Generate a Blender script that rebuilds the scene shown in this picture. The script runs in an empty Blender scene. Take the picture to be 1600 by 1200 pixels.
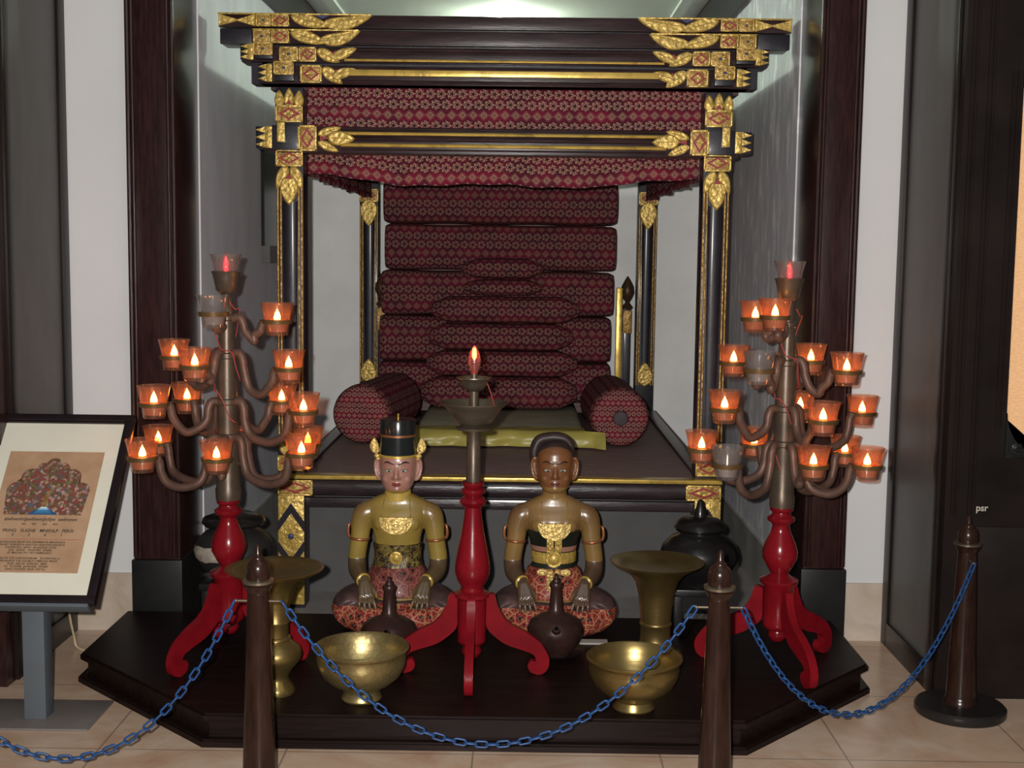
import bpy, bmesh, math, random
from mathutils import Vector, Matrix
random.seed(7)
PI = math.pi
sc = bpy.context.scene
COL = sc.collection

# ---------------------------------------------------------------- camera, world, lights, exposure
FPX = 2000.0
CAMZ = 1.6
_d = Vector(((815-800)/FPX, (600-395)/FPX, -1)).normalized()
_u = Vector((1, -0.0125, 0)).cross(_d)
if _u.y < 0: _u = -_u
_u.normalize()
_r = _d.cross(_u).normalized()
RM = Matrix((_r, _d, _u))
cam_d = bpy.data.cameras.new('camera'); cam_d.sensor_width = 36; cam_d.lens = FPX/1600*36
cam_d.clip_end = 60; cam_d.clip_start = 0.05
cam = bpy.data.objects.new('camera', cam_d); COL.objects.link(cam)
cam.matrix_world = Matrix.Translation((0, 0, CAMZ)) @ RM.to_4x4()
sc.camera = cam

def P(px, py, Y):
    w = RM @ Vector(((px-800)/FPX, (600-py)/FPX, -1))
    w = w * (Y / w.y)
    return Vector((w.x, Y, CAMZ + w.z))

world = bpy.data.worlds.new('world'); sc.world = world; world.use_nodes = True
bg = world.node_tree.nodes['Background']
bg.inputs[0].default_value = (0.72, 0.72, 0.76, 1); bg.inputs[1].default_value = 0.085

def light(name, kind, loc, power, color, size=0.1, target=None, sizey=None, spot=None):
    d = bpy.data.lights.new(name, kind); d.energy = power; d.color = color
    if kind == 'AREA':
        d.size = size
        if sizey: d.shape = 'RECTANGLE'; d.size_y = sizey
    elif kind in ('POINT', 'SPOT'):
        d.shadow_soft_size = size
    if spot: d.spot_size = spot; d.spot_blend = 0.18
    o = bpy.data.objects.new(name, d); COL.objects.link(o); o.location = loc
    if target is not None:
        o.rotation_euler = (Vector(target)-Vector(loc)).to_track_quat('-Z', 'Y').to_euler()
    return o
# the camera's own flash, up and to the left of the lens
light('camera_flash', 'SPOT', (-0.07, -0.02, CAMZ+0.05), 810, (1.0, 0.965, 0.93), 0.018, (-0.04, 5, 1.13), spot=math.radians(64))
# greenish fluorescent light above the canopy in the alcove
for _y in (6.25, 7.5):
    light('alcove_light', 'POINT', (-0.1, _y, 2.84), 20, (0.86, 1.0, 0.83), 0.05)
# dim hall lamps overhead
light('hall_light', 'AREA', (0.3, 2.2, 3.4), 11, (0.93, 0.97, 1.0), 1.6, (0.0, 4.6, 0.4))

vs = sc.view_settings
vs.view_transform = 'Standard'; vs.look = 'None'; vs.gamma = 1.0; vs.exposure = 0.0
try: vs.use_curve_mapping = False
except Exception: pass

# ---------------------------------------------------------------- material helpers
class NT:
    def __init__(s, name):
        s.m = bpy.data.materials.new(name); s.m.use_nodes = True
        s.t = s.m.node_tree; s.n = s.t.nodes; s.l = s.t.links
        s.b = s.n['Principled BSDF']; s.out = s.n['Material Output']
    def new(s, t, **k):
        x = s.n.new(t)
        for a, v in k.items(): setattr(x, a, v)
        return x
    def put(s, sock, v):
        if v is None: return
        if isinstance(v, bpy.types.NodeSocket): s.l.new(v, sock)
        elif isinstance(v, (tuple, list)) and len(v) == 3 and sock.type == 'RGBA': sock.default_value = (*v, 1)
        else: sock.default_value = v
    def math(s, op, a, b=None, c=None, clamp=False):
        x = s.new('ShaderNodeMath', operation=op, use_clamp=clamp)
        s.put(x.inputs[0], a); s.put(x.inputs[1], b)
        if c is not None: s.put(x.inputs[2], c)
        return x.outputs[0]
    def mix(s, f, a, b):
        x = s.new('ShaderNodeMix', data_type='RGBA')
        s.put(x.inputs[0], f); s.put(x.inputs[6], a); s.put(x.inputs[7], b)
        return x.outputs[2]
    def coord(s, kind='Object', scale=None, rot=None):
        x = s.new('ShaderNodeTexCoord').outputs[kind]
        if scale is not None or rot is not None:
            m = s.new('ShaderNodeMapping'); s.l.new(x, m.inputs[0])
            if scale is not None: m.inputs['Scale'].default_value = scale if isinstance(scale, (tuple, list)) else (scale,)*3
            if rot is not None: m.inputs['Rotation'].default_value = rot
            x = m.outputs[0]
        return x
    def noise(s, vec, scale, detail=4, rough=0.55, dist=0):
        x = s.new('ShaderNodeTexNoise'); s.put(x.inputs['Vector'], vec)
        x.inputs['Scale'].default_value = scale; x.inputs['Detail'].default_value = detail
        x.inputs['Roughness'].default_value = rough; x.inputs['Distortion'].default_value = dist
        return x.outputs[0]
    def voro(s, vec, scale, feature='F1', out=0):
        x = s.new('ShaderNodeTexVoronoi', feature=feature); s.put(x.inputs['Vector'], vec)
        x.inputs['Scale'].default_value = scale
        return x.outputs[out]
    def ramp(s, f, stops):
        x = s.new('ShaderNodeValToRGB'); s.put(x.inputs[0], f)
        e = x.color_ramp.elements
        while len(e) < len(stops): e.new(0.5)
        for i, (p, c) in enumerate(stops):
            e[i].position = p; e[i].color = (*c, 1) if len(c) == 3 else c
        return x.outputs[0]
    def bump(s, h, strength=0.3, dist=0.01):
        x = s.new('ShaderNodeBump'); s.put(x.inputs['Height'], h)
        x.inputs['Strength'].default_value = strength; x.inputs['Distance'].default_value = dist
        s.l.new(x.outputs[0], s.b.inputs['Normal'])
    def set(s, base=None, rough=None, metal=None, spec=None, coat=None, coatr=None, em=None, ems=None):
        b = s.b.inputs
        s.put(b['Base Color'], base); s.put(b['Roughness'], rough); s.put(b['Metallic'], metal)
        s.put(b['Specular IOR Level'], spec); s.put(b['Coat Weight'], coat); s.put(b['Coat Roughness'], coatr)
        s.put(b['Emission Color'], em); s.put(b['Emission Strength'], ems)
        return s.m
    def xyz(s, vec):
        x = s.new('ShaderNodeSeparateXYZ'); s.l.new(vec, x.inputs[0]); return x.outputs

def srgb(r, g, b):
    f = lambda c: ((c/255+0.055)/1.055)**2.4 if c/255 > 0.04045 else c/255/12.92
    return (f(r), f(g), f(b))

M = {}
def simple(name, base, rough=0.5, metal=0.0, var=0.15, vscale=8, bump=0.0, bscale=60, stretch=None, coat=0, spec=0.28):
    t = NT(name); v = t.coord('Object', stretch if stretch else 1.0)
    n = t.noise(v, vscale, 5)
    dark = tuple(c*(1-var) for c in base); lite = tuple(min(1, c*(1+var)) for c in base)
    c = t.ramp(n, [(0.3, dark), (0.7, lite)])
    if bump: t.bump(t.noise(v, bscale, 5), bump, 0.004)
    M[name] = t.set(base=c, rough=rough, metal=metal, coat=coat, coatr=0.15, spec=spec)
    return M[name]

simple('white_wall', (0.60, 0.595, 0.59), 0.75, var=0.03, vscale=2, bump=0.08, bscale=30)
simple('alcove_wall', (0.88, 0.88, 0.86), 0.8, var=0.07, vscale=3, bump=0.1, bscale=25)
simple('ceiling_paint', (0.62, 0.66, 0.60), 0.8, var=0.05, vscale=3)
simple('dark_wood', (0.024, 0.0095, 0.0085), 0.26, var=0.45, vscale=9, bump=0.06, bscale=20, stretch=(9, 9, 1), coat=0.1)
simple('dark_wood_flat', (0.022, 0.011, 0.009), 0.45, var=0.5, vscale=12, bump=0.15, bscale=25, stretch=(1, 9, 9), coat=0.05)
simple('black_base', (0.010, 0.010, 0.010), 0.4, var=0.3)
simple('panel_gray', (0.095, 0.09, 0.083), 0.42, var=0.12, vscale=4, bump=0.05, stretch=(3, 3, 1))
simple('panel_black', (0.012, 0.008, 0.007), 0.35, var=0.3, vscale=5, bump=0.04, spec=0.2)
simple('deck_wood', (0.20, 0.135, 0.120), 0.6, var=0.2, vscale=8, stretch=(1, 8, 8), bump=0.05, spec=0.12)
simple('bed_wood', (0.032, 0.017, 0.018), 0.3, var=0.5, vscale=6, stretch=(1, 7, 7), bump=0.12, bscale=16, coat=0.0, spec=0.2)
simple('post_wood', (0.014, 0.012, 0.017), 0.42, var=0.4, vscale=8, bump=0.3, bscale=18, coat=0.15)
simple('underbed_board', (0.085, 0.082, 0.080), 0.6, var=0.15, vscale=4, bump=0.05)
simple('red_paint', (0.16, 0.005, 0.009), 0.22, var=0.2, vscale=12, coat=0.0, bump=0.04, bscale=40)
simple('red_leg', (0.16, 0.005, 0.009), 0.35, var=0.2, vscale=12, bump=0.03, bscale=40, spec=0.07)
simple('tube_bronze', (0.095, 0.070, 0.050), 0.38, 0.5, var=0.25, vscale=15, bump=0.1)
simple('arm_bronze', (0.115, 0.065, 0.048), 0.5, 0.35, var=0.25, vscale=18, bump=0.1)
simple('ring_brass', (0.14, 0.08, 0.03), 0.4, 0.5, var=0.2)
simple('pan_brass', (0.19, 0.155, 0.11), 0.36, 0.75, var=0.2, vscale=20, bump=0.06)
simple('pole_wood', (0.021, 0.009, 0.006), 0.24, var=0.4, vscale=10, stretch=(6, 6, 1), coat=0.1, bump=0.03)
simple('stanchion_base', (0.016, 0.014, 0.013), 0.35, var=0.2)
simple('chain_plastic', (0.011, 0.047, 0.145), 0.33, var=0.15, vscale=30)
simple('steel_paint', (0.085, 0.097, 0.108), 0.45, var=0.05)
simple('steel_plate', (0.15, 0.13, 0.12), 0.4, var=0.08)
simple('frame_wood', (0.012, 0.008, 0.009), 0.3, var=0.3, coat=0.3)
simple('mat_board', (0.62, 0.59, 0.48), 0.8, var=0.03)
simple('clay', (0.034, 0.016, 0.013), 0.32, 0.15, var=0.35, vscale=14, bump=0.08, bscale=30)
simple('black_pot', (0.009, 0.008, 0.008), 0.35, var=0.3, vscale=10, bump=0.3, bscale=20, coat=0.3)
simple('rail_wood', (0.030, 0.020, 0.022), 0.33, var=0.4, vscale=6, stretch=(1, 7, 7), bump=0.5, bscale=14, coat=0.5, spec=0.5)
simple('white_marble', (0.35, 0.33, 0.29), 0.5, var=0.1)
simple('cable_red', (0.30, 0.045, 0.04), 0.5)
simple('cable_cream', (0.55, 0.42, 0.26), 0.5)
simple('red_accent', (0.28, 0.025, 0.03), 0.45)
simple('blue_accent', (0.05, 0.06, 0.13), 0.4)
simple('green_accent', (0.05, 0.12, 0.04), 0.5)
simple('ink', (0.05, 0.035, 0.025), 0.8)
simple('chalk', (0.42, 0.38, 0.30), 0.8)
simple('satin_gold', (0.36, 0.31, 0.075), 0.33, var=0.15, vscale=6, bump=0.2, bscale=8)
simple('satin_olive', (0.30, 0.29, 0.20), 0.6, var=0.15, vscale=6, bump=0.15, bscale=10)
simple('hat_black', (0.012, 0.016, 0.016), 0.22, var=0.3, coat=0.5)
simple('hair_black', (0.035, 0.022, 0.020), 0.42, var=0.3, vscale=30, bump=0.15)
simple('lip_red', (0.20, 0.035, 0.03), 0.35)
simple('lip_brown', (0.13, 0.035, 0.022), 0.3, coat=0.5)
simple('eye_white', (0.30, 0.31, 0.25), 0.3)
simple('eye_dark', (0.012, 0.012, 0.012), 0.25)
simple('brow_paint', (0.03, 0.015, 0.012), 0.5)
simple('kemben_black', (0.012, 0.014, 0.010), 0.45, var=0.4)
simple('kemben_pink', (0.30, 0.14, 0.09), 0.5)
simple('copper', (0.34, 0.14, 0.06), 0.35, 0.6)
simple('window_dark', (0.012, 0.013, 0.014), 0.2)
simple('finial_brown', (0.07, 0.04, 0.02), 0.4, 0.3, bump=0.3)

M['red_paint'].node_tree.nodes['Principled BSDF'].inputs['Specular IOR Level'].default_value = 0.3
def gold(name, base, metal, rough, scale, strength):
    t = NT(name); v = t.coord('Object')
    h1 = t.voro(v, scale, 'SMOOTH_F1'); h2 = t.noise(v, scale*0.6, 4, dist=1.5)
    h = t.math('ADD', h1, h2)
    c = t.ramp(h2, [(0.25, tuple(x*0.42 for x in base)), (0.5, base), (0.8, tuple(min(1, x*1.15) for x in base))])
    t.bump(h, strength, 0.006)
    M[name] = t.set(base=c, rough=rough, metal=metal); return M[name]
gold('gilding', (0.52, 0.35, 0.08), 0.35, 0.36, 55, 0.5)
gold('gilding_plain', (0.62, 0.42, 0.09), 0.45, 0.3, 12, 0.25)
gold('gilding_dark', (0.36, 0.21, 0.05), 0.35, 0.4, 60, 0.6)
gold('gilding_fine', (0.72, 0.50, 0.16), 0.4, 0.32, 110, 0.6)

def brass():
    t = NT('brass'); v = t.coord('Object')
    n = t.noise(v, 5, 5); r = t.noise(t.coord('Object', (1, 1, 14)), 6, 3)
    c = t.ramp(n, [(0.3, (0.17, 0.105, 0.035)), (0.65, (0.37, 0.275, 0.10))])
    t.bump(r, 0.12, 0.004)
    M['brass'] = t.set(base=c, rough=t.ramp(n, [(0.3, (0.42,)*3), (0.7, (0.26,)*3)]), metal=0.85)
    t = NT('brass_engraved'); v = t.coord('Object')
    e = t.voro(v, 42, 'DISTANCE_TO_EDGE'); n = t.noise(v, 6, 4)
    line = t.math('LESS_THAN', e, 0.05)
    c = t.mix(t.math('MULTIPLY', line, 0.25), t.ramp(n, [(0.3, (0.24, 0.17, 0.07)), (0.7, (0.44, 0.35, 0.15))]), (0.10, 0.07, 0.03))
    t.bump(e, 0.25, 0.003)
    M['brass_engraved'] = t.set(base=c, rough=0.38, metal=0.8)
brass()

def stone_floor():
    t = NT('floor_tiles'); v = t.coord('Object')
    n = t.noise(v, 2.2, 8, 0.6, 1.5); n2 = t.noise(v, 9, 5)
    c = t.ramp(n, [(0.3, (0.50, 0.30, 0.185)), (0.52, (0.62, 0.45, 0.32)), (0.7, (0.68, 0.56, 0.45))])
    c = t.mix(t.math('MULTIPLY', n2, 0.25), c, (0.28, 0.20, 0.15))
    x = t.xyz(t.coord('Object', 1.0, (0, 0, 0)))
    def line(s, off):
        f = t.math('FRACT', t.math('ADD', t.math('DIVIDE', s, 0.6), off))
        return t.math('LESS_THAN', f, 0.010)
    g = t.math('MAXIMUM', line(x[0], 0.23), line(x[1], 0.41))
    c = t.mix(t.math('MULTIPLY', g, 0.6), c, (0.10, 0.075, 0.06))
    M['floor_tiles'] = t.set(base=c, rough=0.22, spec=0.5)
    t = NT('alcove_floor'); v = t.coord('Object')
    M['alcove_floor'] = t.set(base=t.ramp(t.noise(v, 4, 6), [(0.3, (0.20, 0.19, 0.18)), (0.7, (0.32, 0.30, 0.28))]), rough=0.5)
    t = NT('stone_base'); v = t.coord('Object')
    c = t.ramp(t.noise(v, 5, 9, 0.62, 0.8), [(0.3, (0.36, 0.28, 0.21)), (0.5, (0.47, 0.39, 0.31)), (0.7, (0.56, 0.48, 0.40))])
    M['stone_base'] = t.set(base=c, rough=0.35)
    t = NT('gray_stone_base'); v = t.coord('Object')
    M['gray_stone_base'] = t.set(base=t.ramp(t.noise(v, 5, 7), [(0.3, (0.26, 0.25, 0.23)), (0.7, (0.42, 0.40, 0.37))]), rough=0.5)
    t = NT('peeling_wall'); v = t.coord('Object', (1, 1, 0.3))
    n = t.noise(v, 14, 8, 0.65, 0.3)
    c = t.ramp(n, [(0.40, (0.56, 0.57, 0.60)), (0.55, (0.66, 0.67, 0.69)), (0.62, (0.93, 0.93, 0.92))])
    t.bump(n, 0.2, 0.004)
    M['peeling_wall'] = t.set(base=c, rough=0.8)
    t = NT('side_wall'); v = t.coord('Object', (1, 1, 0.4))
    n = t.noise(v, 5, 6)
    M['side_wall'] = t.set(base=t.ramp(n, [(0.35, (0.58, 0.59, 0.62)), (0.65, (0.68, 0.69, 0.71))]), rough=0.8)
    t = NT('platform_wood'); v = t.coord('Object', (1, 14, 14))
    n = t.noise(v, 5, 6)
    c = t.ramp(n, [(0.3, (0.005, 0.0025, 0.0022)), (0.7, (0.014, 0.0065, 0.0055))])
    t.bump(n, 0.15, 0.003)
    M['platform_wood'] = t.set(base=c, rough=0.45, coat=0.0, spec=0.12)
stone_floor()

def batik(name, cell, red=(0.125, 0.011, 0.024), tan=(0.26, 0.155, 0.11), navy=(0.020, 0.010, 0.018)):
    t = NT(name); uv = t.xyz(t.coord('UV'))
    U = t.math('DIVIDE', uv[0], cell); V = t.math('DIVIDE', uv[1], cell)
    row = t.math('FLOOR', V)
    alt = t.math('MULTIPLY', t.math('FLOORED_MODULO', row, 2), 0.5)
    typ = t.math('FLOORED_MODULO', row, 3)
    fu = t.math('SUBTRACT', t.math('FRACT', t.math('ADD', U, alt)), 0.5)
    fv = t.math('SUBTRACT', t.math('FRACT', V), 0.5)
    r = t.math('SQRT', t.math('ADD', t.math('MULTIPLY', fu, fu), t.math('MULTIPLY', fv, fv)))
    ang = t.math('ARCTAN2', fv, fu)
    R = t.math('ADD', t.math('MULTIPLY', t.math('COSINE', t.math('MULTIPLY', ang, 5)), 0.10), 0.27)
    ring = t.math('LESS_THAN', t.math('ABSOLUTE', t.math('SUBTRACT', r, R)), 0.065)
    dot = t.math('LESS_THAN', t.math('ABSOLUTE', t.math('SUBTRACT', r, 0.44)), 0.03)
    fl = t.math('MAXIMUM', ring, t.math('MULTIPLY', dot, t.math('GREATER_THAN', t.math('COSINE', t.math('MULTIPLY', ang, 8)), 0.3)))
    d = t.math('ADD', t.math('ABSOLUTE', fu), t.math('ABSOLUTE', fv))
    dia = t.math('MAXIMUM', t.math('LESS_THAN', t.math('ABSOLUTE', t.math('SUBTRACT', d, 0.27)), 0.06), t.math('LESS_THAN', d, 0.09))
    zz = t.math('LESS_THAN', t.math('ABSOLUTE', t.math('SUBTRACT', d, 0.46)), 0.05)
    isd = t.math('GREATER_THAN', typ, 1.5)
    # motif mask
    mask = t.math('ADD', t.math('MULTIPLY', isd, dia), t.math('MULTIPLY', t.math('SUBTRACT', 1, isd), fl))
    n = t.noise(t.coord('UV'), 9, 3)
    ground = t.mix(t.ramp(n, [(0.42, (0, 0, 0)), (0.6, (1, 1, 1))]), red, tuple(a*0.45+b*0.55 for a, b in zip(red, navy)))
    heart = t.math('LESS_THAN', r, 0.14)
    frow = t.math('MULTIPLY', t.math('SUBTRACT', 1, isd), t.math('GREATER_THAN', r, 0.40))
    ground = t.mix(t.math('MULTIPLY', frow, 0.4), ground, navy)
    ground = t.mix(t.math('MULTIPLY', heart, t.math('SUBTRACT', 1, isd)), ground, navy)
    ground = t.mix(t.math('MULTIPLY', zz, 0.5), ground, tuple(a*0.5+b*0.5 for a, b in zip(red, tan)))
    tan2 = t.mix(t.noise(t.coord('UV'), 40, 2), tuple(c*0.6 for c in tan), tan)
    c = t.mix(mask, ground, tan2)
    t.bump(t.noise(t.coord('UV'), 30, 4), 0.12, 0.004)
    M[name] = t.set(base=c, rough=0.75, spec=0.08); return M[name]
batik('batik_valance', 0.047, (0.175, 0.012, 0.030), (0.40, 0.27, 0.18), (0.022, 0.010, 0.018))
batik('batik_pillow', 0.050)
batik('batik_end', 0.027, (0.17, 0.012, 0.026), (0.40, 0.24, 0.18))

def sarong_mat(name, base, linec, blk):
    t = NT(name); v = t.coord('Object', (1, 1, 1))
    e = t.voro(v, 26, 'DISTANCE_TO_EDGE'); f = t.voro(v, 26, 'F1', 0); e2 = t.voro(v, 62, 'DISTANCE_TO_EDGE')
    c = t.mix(t.math('LESS_THAN', f, 0.30), base, blk)
    c = t.mix(t.math('MULTIPLY', t.math('LESS_THAN', e2, 0.045), 0.65), c, linec)
    c = t.mix(t.math('MULTIPLY', t.math('LESS_THAN', e, 0.05), 0.7), c, linec)
    nz = t.noise(v, 8, 3)
    c = t.mix(t.ramp(nz, [(0.45, (0, 0, 0)), (0.7, (0.7,)*3)]), c, tuple(x*0.35 for x in base))
    M[name] = t.set(base=c, rough=0.4, coat=0.08, spec=0.2); return M[name]
sarong_mat('sarong_red', (0.20, 0.016, 0.018), (0.42, 0.22, 0.11), (0.015, 0.010, 0.012))
sarong_mat('sarong_dark', (0.14, 0.03, 0.03), (0.30, 0.12, 0.08), (0.02, 0.01, 0.01))
simple('sarong_top', (0.055, 0.033, 0.033), 0.45, var=0.4, vscale=10)
def carved_belt(name):
    t = NT(name); v = t.coord('Object')
    n = t.voro(v, 55, 'SMOOTH_F1'); n2 = t.noise(v, 28, 3, dist=2)
    c = t.ramp(n2, [(0.42, (0.025, 0.012, 0.012)), (0.55, (0.14, 0.10, 0.025)), (0.7, (0.30, 0.22, 0.06))])
    t.bump(t.math('ADD', n, n2), 0.6, 0.006)
    M[name] = t.set(base=c, rough=0.4, metal=0.2)
carved_belt('carved_belt')

def body_paint(name, skin, cuff, face, z_neck, shade):
    """painted wood: body colour, dark painted forearms below the elbow line, face colour above the neck"""
    t = NT(name); v = t.coord('Object'); s = t.xyz(v)
    n = t.noise(v, 9, 5)
    sk = t.ramp(n, [(0.3, tuple(c*0.72 for c in skin)), (0.65, skin)])
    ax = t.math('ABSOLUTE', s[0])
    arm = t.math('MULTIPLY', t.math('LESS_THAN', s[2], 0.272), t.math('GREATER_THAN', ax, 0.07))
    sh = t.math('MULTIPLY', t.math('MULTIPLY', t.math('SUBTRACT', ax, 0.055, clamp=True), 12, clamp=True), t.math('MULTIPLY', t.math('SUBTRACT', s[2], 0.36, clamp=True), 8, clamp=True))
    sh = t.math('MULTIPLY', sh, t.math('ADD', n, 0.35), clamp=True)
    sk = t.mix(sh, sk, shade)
    c = t.mix(arm, sk, cuff)
    fc = t.mix(t.ramp(n, [(0.4, (0, 0, 0)), (0.75, (1, 1, 1))]), face, tuple(x*y for x, y in zip(face, (0.95, 0.7, 0.66))))
    c = t.mix(t.math('GREATER_THAN', s[2], z_neck), c, fc)
    t.bump(t.noise(v, 40, 4), 0.06, 0.002)
    M[name] = t.set(base=c, rough=0.38, coat=0.4, coatr=0.22)
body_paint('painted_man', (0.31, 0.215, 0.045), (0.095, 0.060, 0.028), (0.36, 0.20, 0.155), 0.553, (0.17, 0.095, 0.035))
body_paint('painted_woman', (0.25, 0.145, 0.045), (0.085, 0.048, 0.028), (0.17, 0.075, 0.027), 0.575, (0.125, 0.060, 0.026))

def pot_band():
    t = NT('pot_banded'); v = t.coord('Object'); s = t.xyz(v)
    n = t.math('MULTIPLY', t.math('SUBTRACT', t.noise(v, 7, 3), 0.5), 0.05)
    z = t.math('ADD', s[2], n)
    band = t.math('MULTIPLY', t.math('GREATER_THAN', z, 0.088), t.math('LESS_THAN', z, 0.142))
    band = t.math('MULTIPLY', band, t.math('LESS_THAN', t.math('ADD', s[0], n), 0.0))
    c = t.mix(band, (0.016, 0.015, 0.015), t.ramp(t.noise(v, 30, 4), [(0.3, (0.22, 0.18, 0.14)), (0.7, (0.42, 0.36, 0.30))]))
    M['pot_banded'] = t.set(base=c, rough=0.5)
pot_band()

def cup_glass(name, tint, milk, amount):
    t = NT(name)
    tr = t.new('ShaderNodeBsdfTransparent'); tr.inputs[0].default_value = (*tint, 1)
    df = t.new('ShaderNodeBsdfTranslucent'); df.inputs[0].default_value = (*milk, 1)
    d2 = t.new('ShaderNodeBsdfDiffuse'); d2.inputs[0].default_value = (*milk, 1)
    ad = t.new('ShaderNodeMixShader'); ad.inputs[0].default_value = 0.5
    t.l.new(df.outputs[0], ad.inputs[1]); t.l.new(d2.outputs[0], ad.inputs[2])
    m1 = t.new('ShaderNodeMixShader'); m1.inputs[0].default_value = amount
    t.l.new(tr.outputs[0], m1.inputs[1]); t.l.new(ad.outputs[0], m1.inputs[2])
    gl = t.new('ShaderNodeBsdfGlossy'); gl.inputs['Roughness'].default_value = 0.12
    lw = t.new('ShaderNodeLayerWeight'); lw.inputs[0].default_value = 0.35
    m2 = t.new('ShaderNodeMixShader'); t.l.new(t.math('ADD', t.math('MULTIPLY', lw.outputs['Facing'], 0.35), 0.05), m2.inputs[0])
    t.l.new(m1.outputs[0], m2.inputs[1]); t.l.new(gl.outputs[0], m2.inputs[2])
    t.l.new(m2.outputs[0], t.out.inputs[0]); M[name] = t.m
cup_glass('glass_lit', (1.0, 0.80, 0.70), (1.0, 0.52, 0.34), 0.085)
cup_glass('glass_clear', (0.93, 0.90, 0.89), (0.7, 0.68, 0.66), 0.10)
cup_glass('bulb_glass', (1.0, 0.75, 0.72), (0.9, 0.5, 0.45), 0.10)
simple('cup_wax', (0.36, 0.22, 0.15), 0.4, var=0.2, vscale=20)
simple('cup_wax_clear', (0.25, 0.20, 0.17), 0.35, var=0.2, vscale=20)
def emit(name, col, s):
    t = NT(name); M[name] = t.set(base=(0.1, 0.05, 0.02), em=col, ems=s)
simple('dark_hole', (0.004, 0.004, 0.004), 0.9, spec=0.0)
emit('flame_glow', (1.0, 0.42, 0.09), 34)
emit('flame_halo', (1.0, 0.13, 0.01), 2.2)
emit('red_filament', (1.0, 0.02, 0.03), 5)
emit('red_filament_hot', (1.0, 0.10, 0.03), 22)
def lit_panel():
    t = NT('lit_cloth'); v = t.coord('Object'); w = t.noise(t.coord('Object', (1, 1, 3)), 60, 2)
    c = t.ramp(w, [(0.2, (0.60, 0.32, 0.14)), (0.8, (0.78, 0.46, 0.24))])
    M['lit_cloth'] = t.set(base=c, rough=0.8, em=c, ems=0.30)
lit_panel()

def print_paper():
    t = NT('print_paper'); v = t.coord('Object')
    n = t.noise(v, 9, 6, 0.6)
    M['print_paper'] = t.set(base=t.ramp(n, [(0.3, (0.32, 0.185, 0.10)), (0.7, (0.45, 0.28, 0.165))]), rough=0.6, coat=0.3)
    t = NT('foliage_print'); v = t.coord('Object')
    x = t.new('ShaderNodeTexVoronoi'); t.l.new(v, x.inputs['Vector']); x.inputs['Scale'].default_value = 110
    hue = t.xyz(x.outputs['Color'])[0]
    c = t.ramp(hue, [(0.0, (0.07, 0.045, 0.018)), (0.3, (0.15, 0.05, 0.03)), (0.5, (0.24, 0.018, 0.035)), (0.68, (0.10, 0.12, 0.035)), (0.82, (0.50, 0.28, 0.22)), (0.93, (0.07, 0.08, 0.14))])
    c = t.mix(t.math('MULTIPLY', t.noise(v, 30, 4), 0.5), c, (0.13, 0.09, 0.04))
    M['foliage_print'] = t.set(base=c, rough=0.6, coat=0.3)
    t = NT('mound_print'); v = t.xyz(t.coord('Object'))
    M['mound_print'] = t.set(base=t.ramp(t.math('MULTIPLY', v[1], 20), [(0.0, (0.02, 0.07, 0.17)), (0.35, (0.05, 0.2, 0.38)), (0.55, (0.5, 0.68, 0.75))]), rough=0.6)
print_paper()

# ---------------------------------------------------------------- geometry helpers
def obj(name, bm, mat, parent=None, smooth=40, loc=None, rot=None):
    me = bpy.data.meshes.new(name); bmesh.ops.recalc_face_normals(bm, faces=bm.faces[:])
    bm.to_mesh(me); bm.free()
    if isinstance(mat, (list, tuple)):
        for m in mat: me.materials.append(M[m])
    else: me.materials.append(M[mat])
    if smooth:
        me.polygons.foreach_set('use_smooth', [True]*len(me.polygons))
        me.set_sharp_from_angle(angle=math.radians(smooth))
    o = bpy.data.objects.new(name, me); COL.objects.link(o)
    if parent: o.parent = parent
    if loc is not None: o.location = loc
    if rot is not None: o.rotation_euler = rot
    return o
def tag(o, label=None, cat=None, group=None, kind=None):
    if label: o['label'] = label
    if cat: o['category'] = cat
    if group: o['group'] = group
    if kind: o['kind'] = kind
    return o
def empty(name, loc, label=None, cat=None, group=None, rz=0):
    o = bpy.data.objects.new(name, None); COL.objects.link(o); o.empty_display_size = 0.1
    o.location = loc; o.rotation_euler = (0, 0, rz)
    return tag(o, label, cat, group)
def struct(name, bm, mat, parent=None, smooth=30):
    o = obj(name, bm, mat, parent, smooth)
    if parent is None: o['kind'] = 'structure'
    return o
def B(): return bmesh.new()

def box(bm, x0, x1, y0, y1, z0, z1, bev=0.0):
    v = [bm.verts.new((x, y, z)) for x in (x0, x1) for y in (y0, y1) for z in (z0, z1)]
    fs = [bm.faces.new([v[i] for i in q]) for q in ((0,1,3,2),(4,6,7,5),(0,4,5,1),(2,3,7,6),(0,2,6,4),(1,5,7,3))]
    if bev:
        es = list({e for f in fs for e in f.edges})
        bmesh.ops.bevel(bm, geom=es, offset=bev, segments=2, affect='EDGES', profile=0.6)
    return bm
def BX(*a, **k): return box(B(), *a, **k)

def lathe(bm, prof, cx=0, cy=0, cz=0, n=32, cap=True, ribs=0, ribamp=0):
    rings = []
    for (r, z) in prof:
        ring = []
        for i in range(n):
            a = 2*PI*i/n
            rr = r*(1+ribamp*math.cos(ribs*a)) if ribs else r
            ring.append(bm.verts.new((cx+rr*math.cos(a), cy+rr*math.sin(a), cz+z)))
        rings.append(ring)
    for a, b in zip(rings, rings[1:]):
        for i in range(n):
            j = (i+1) % n
            bm.faces.new((a[i], a[j], b[j], b[i]))
    if cap:
        bm.faces.new(rings[0][::-1]); bm.faces.new(rings[-1])
    return bm

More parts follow.
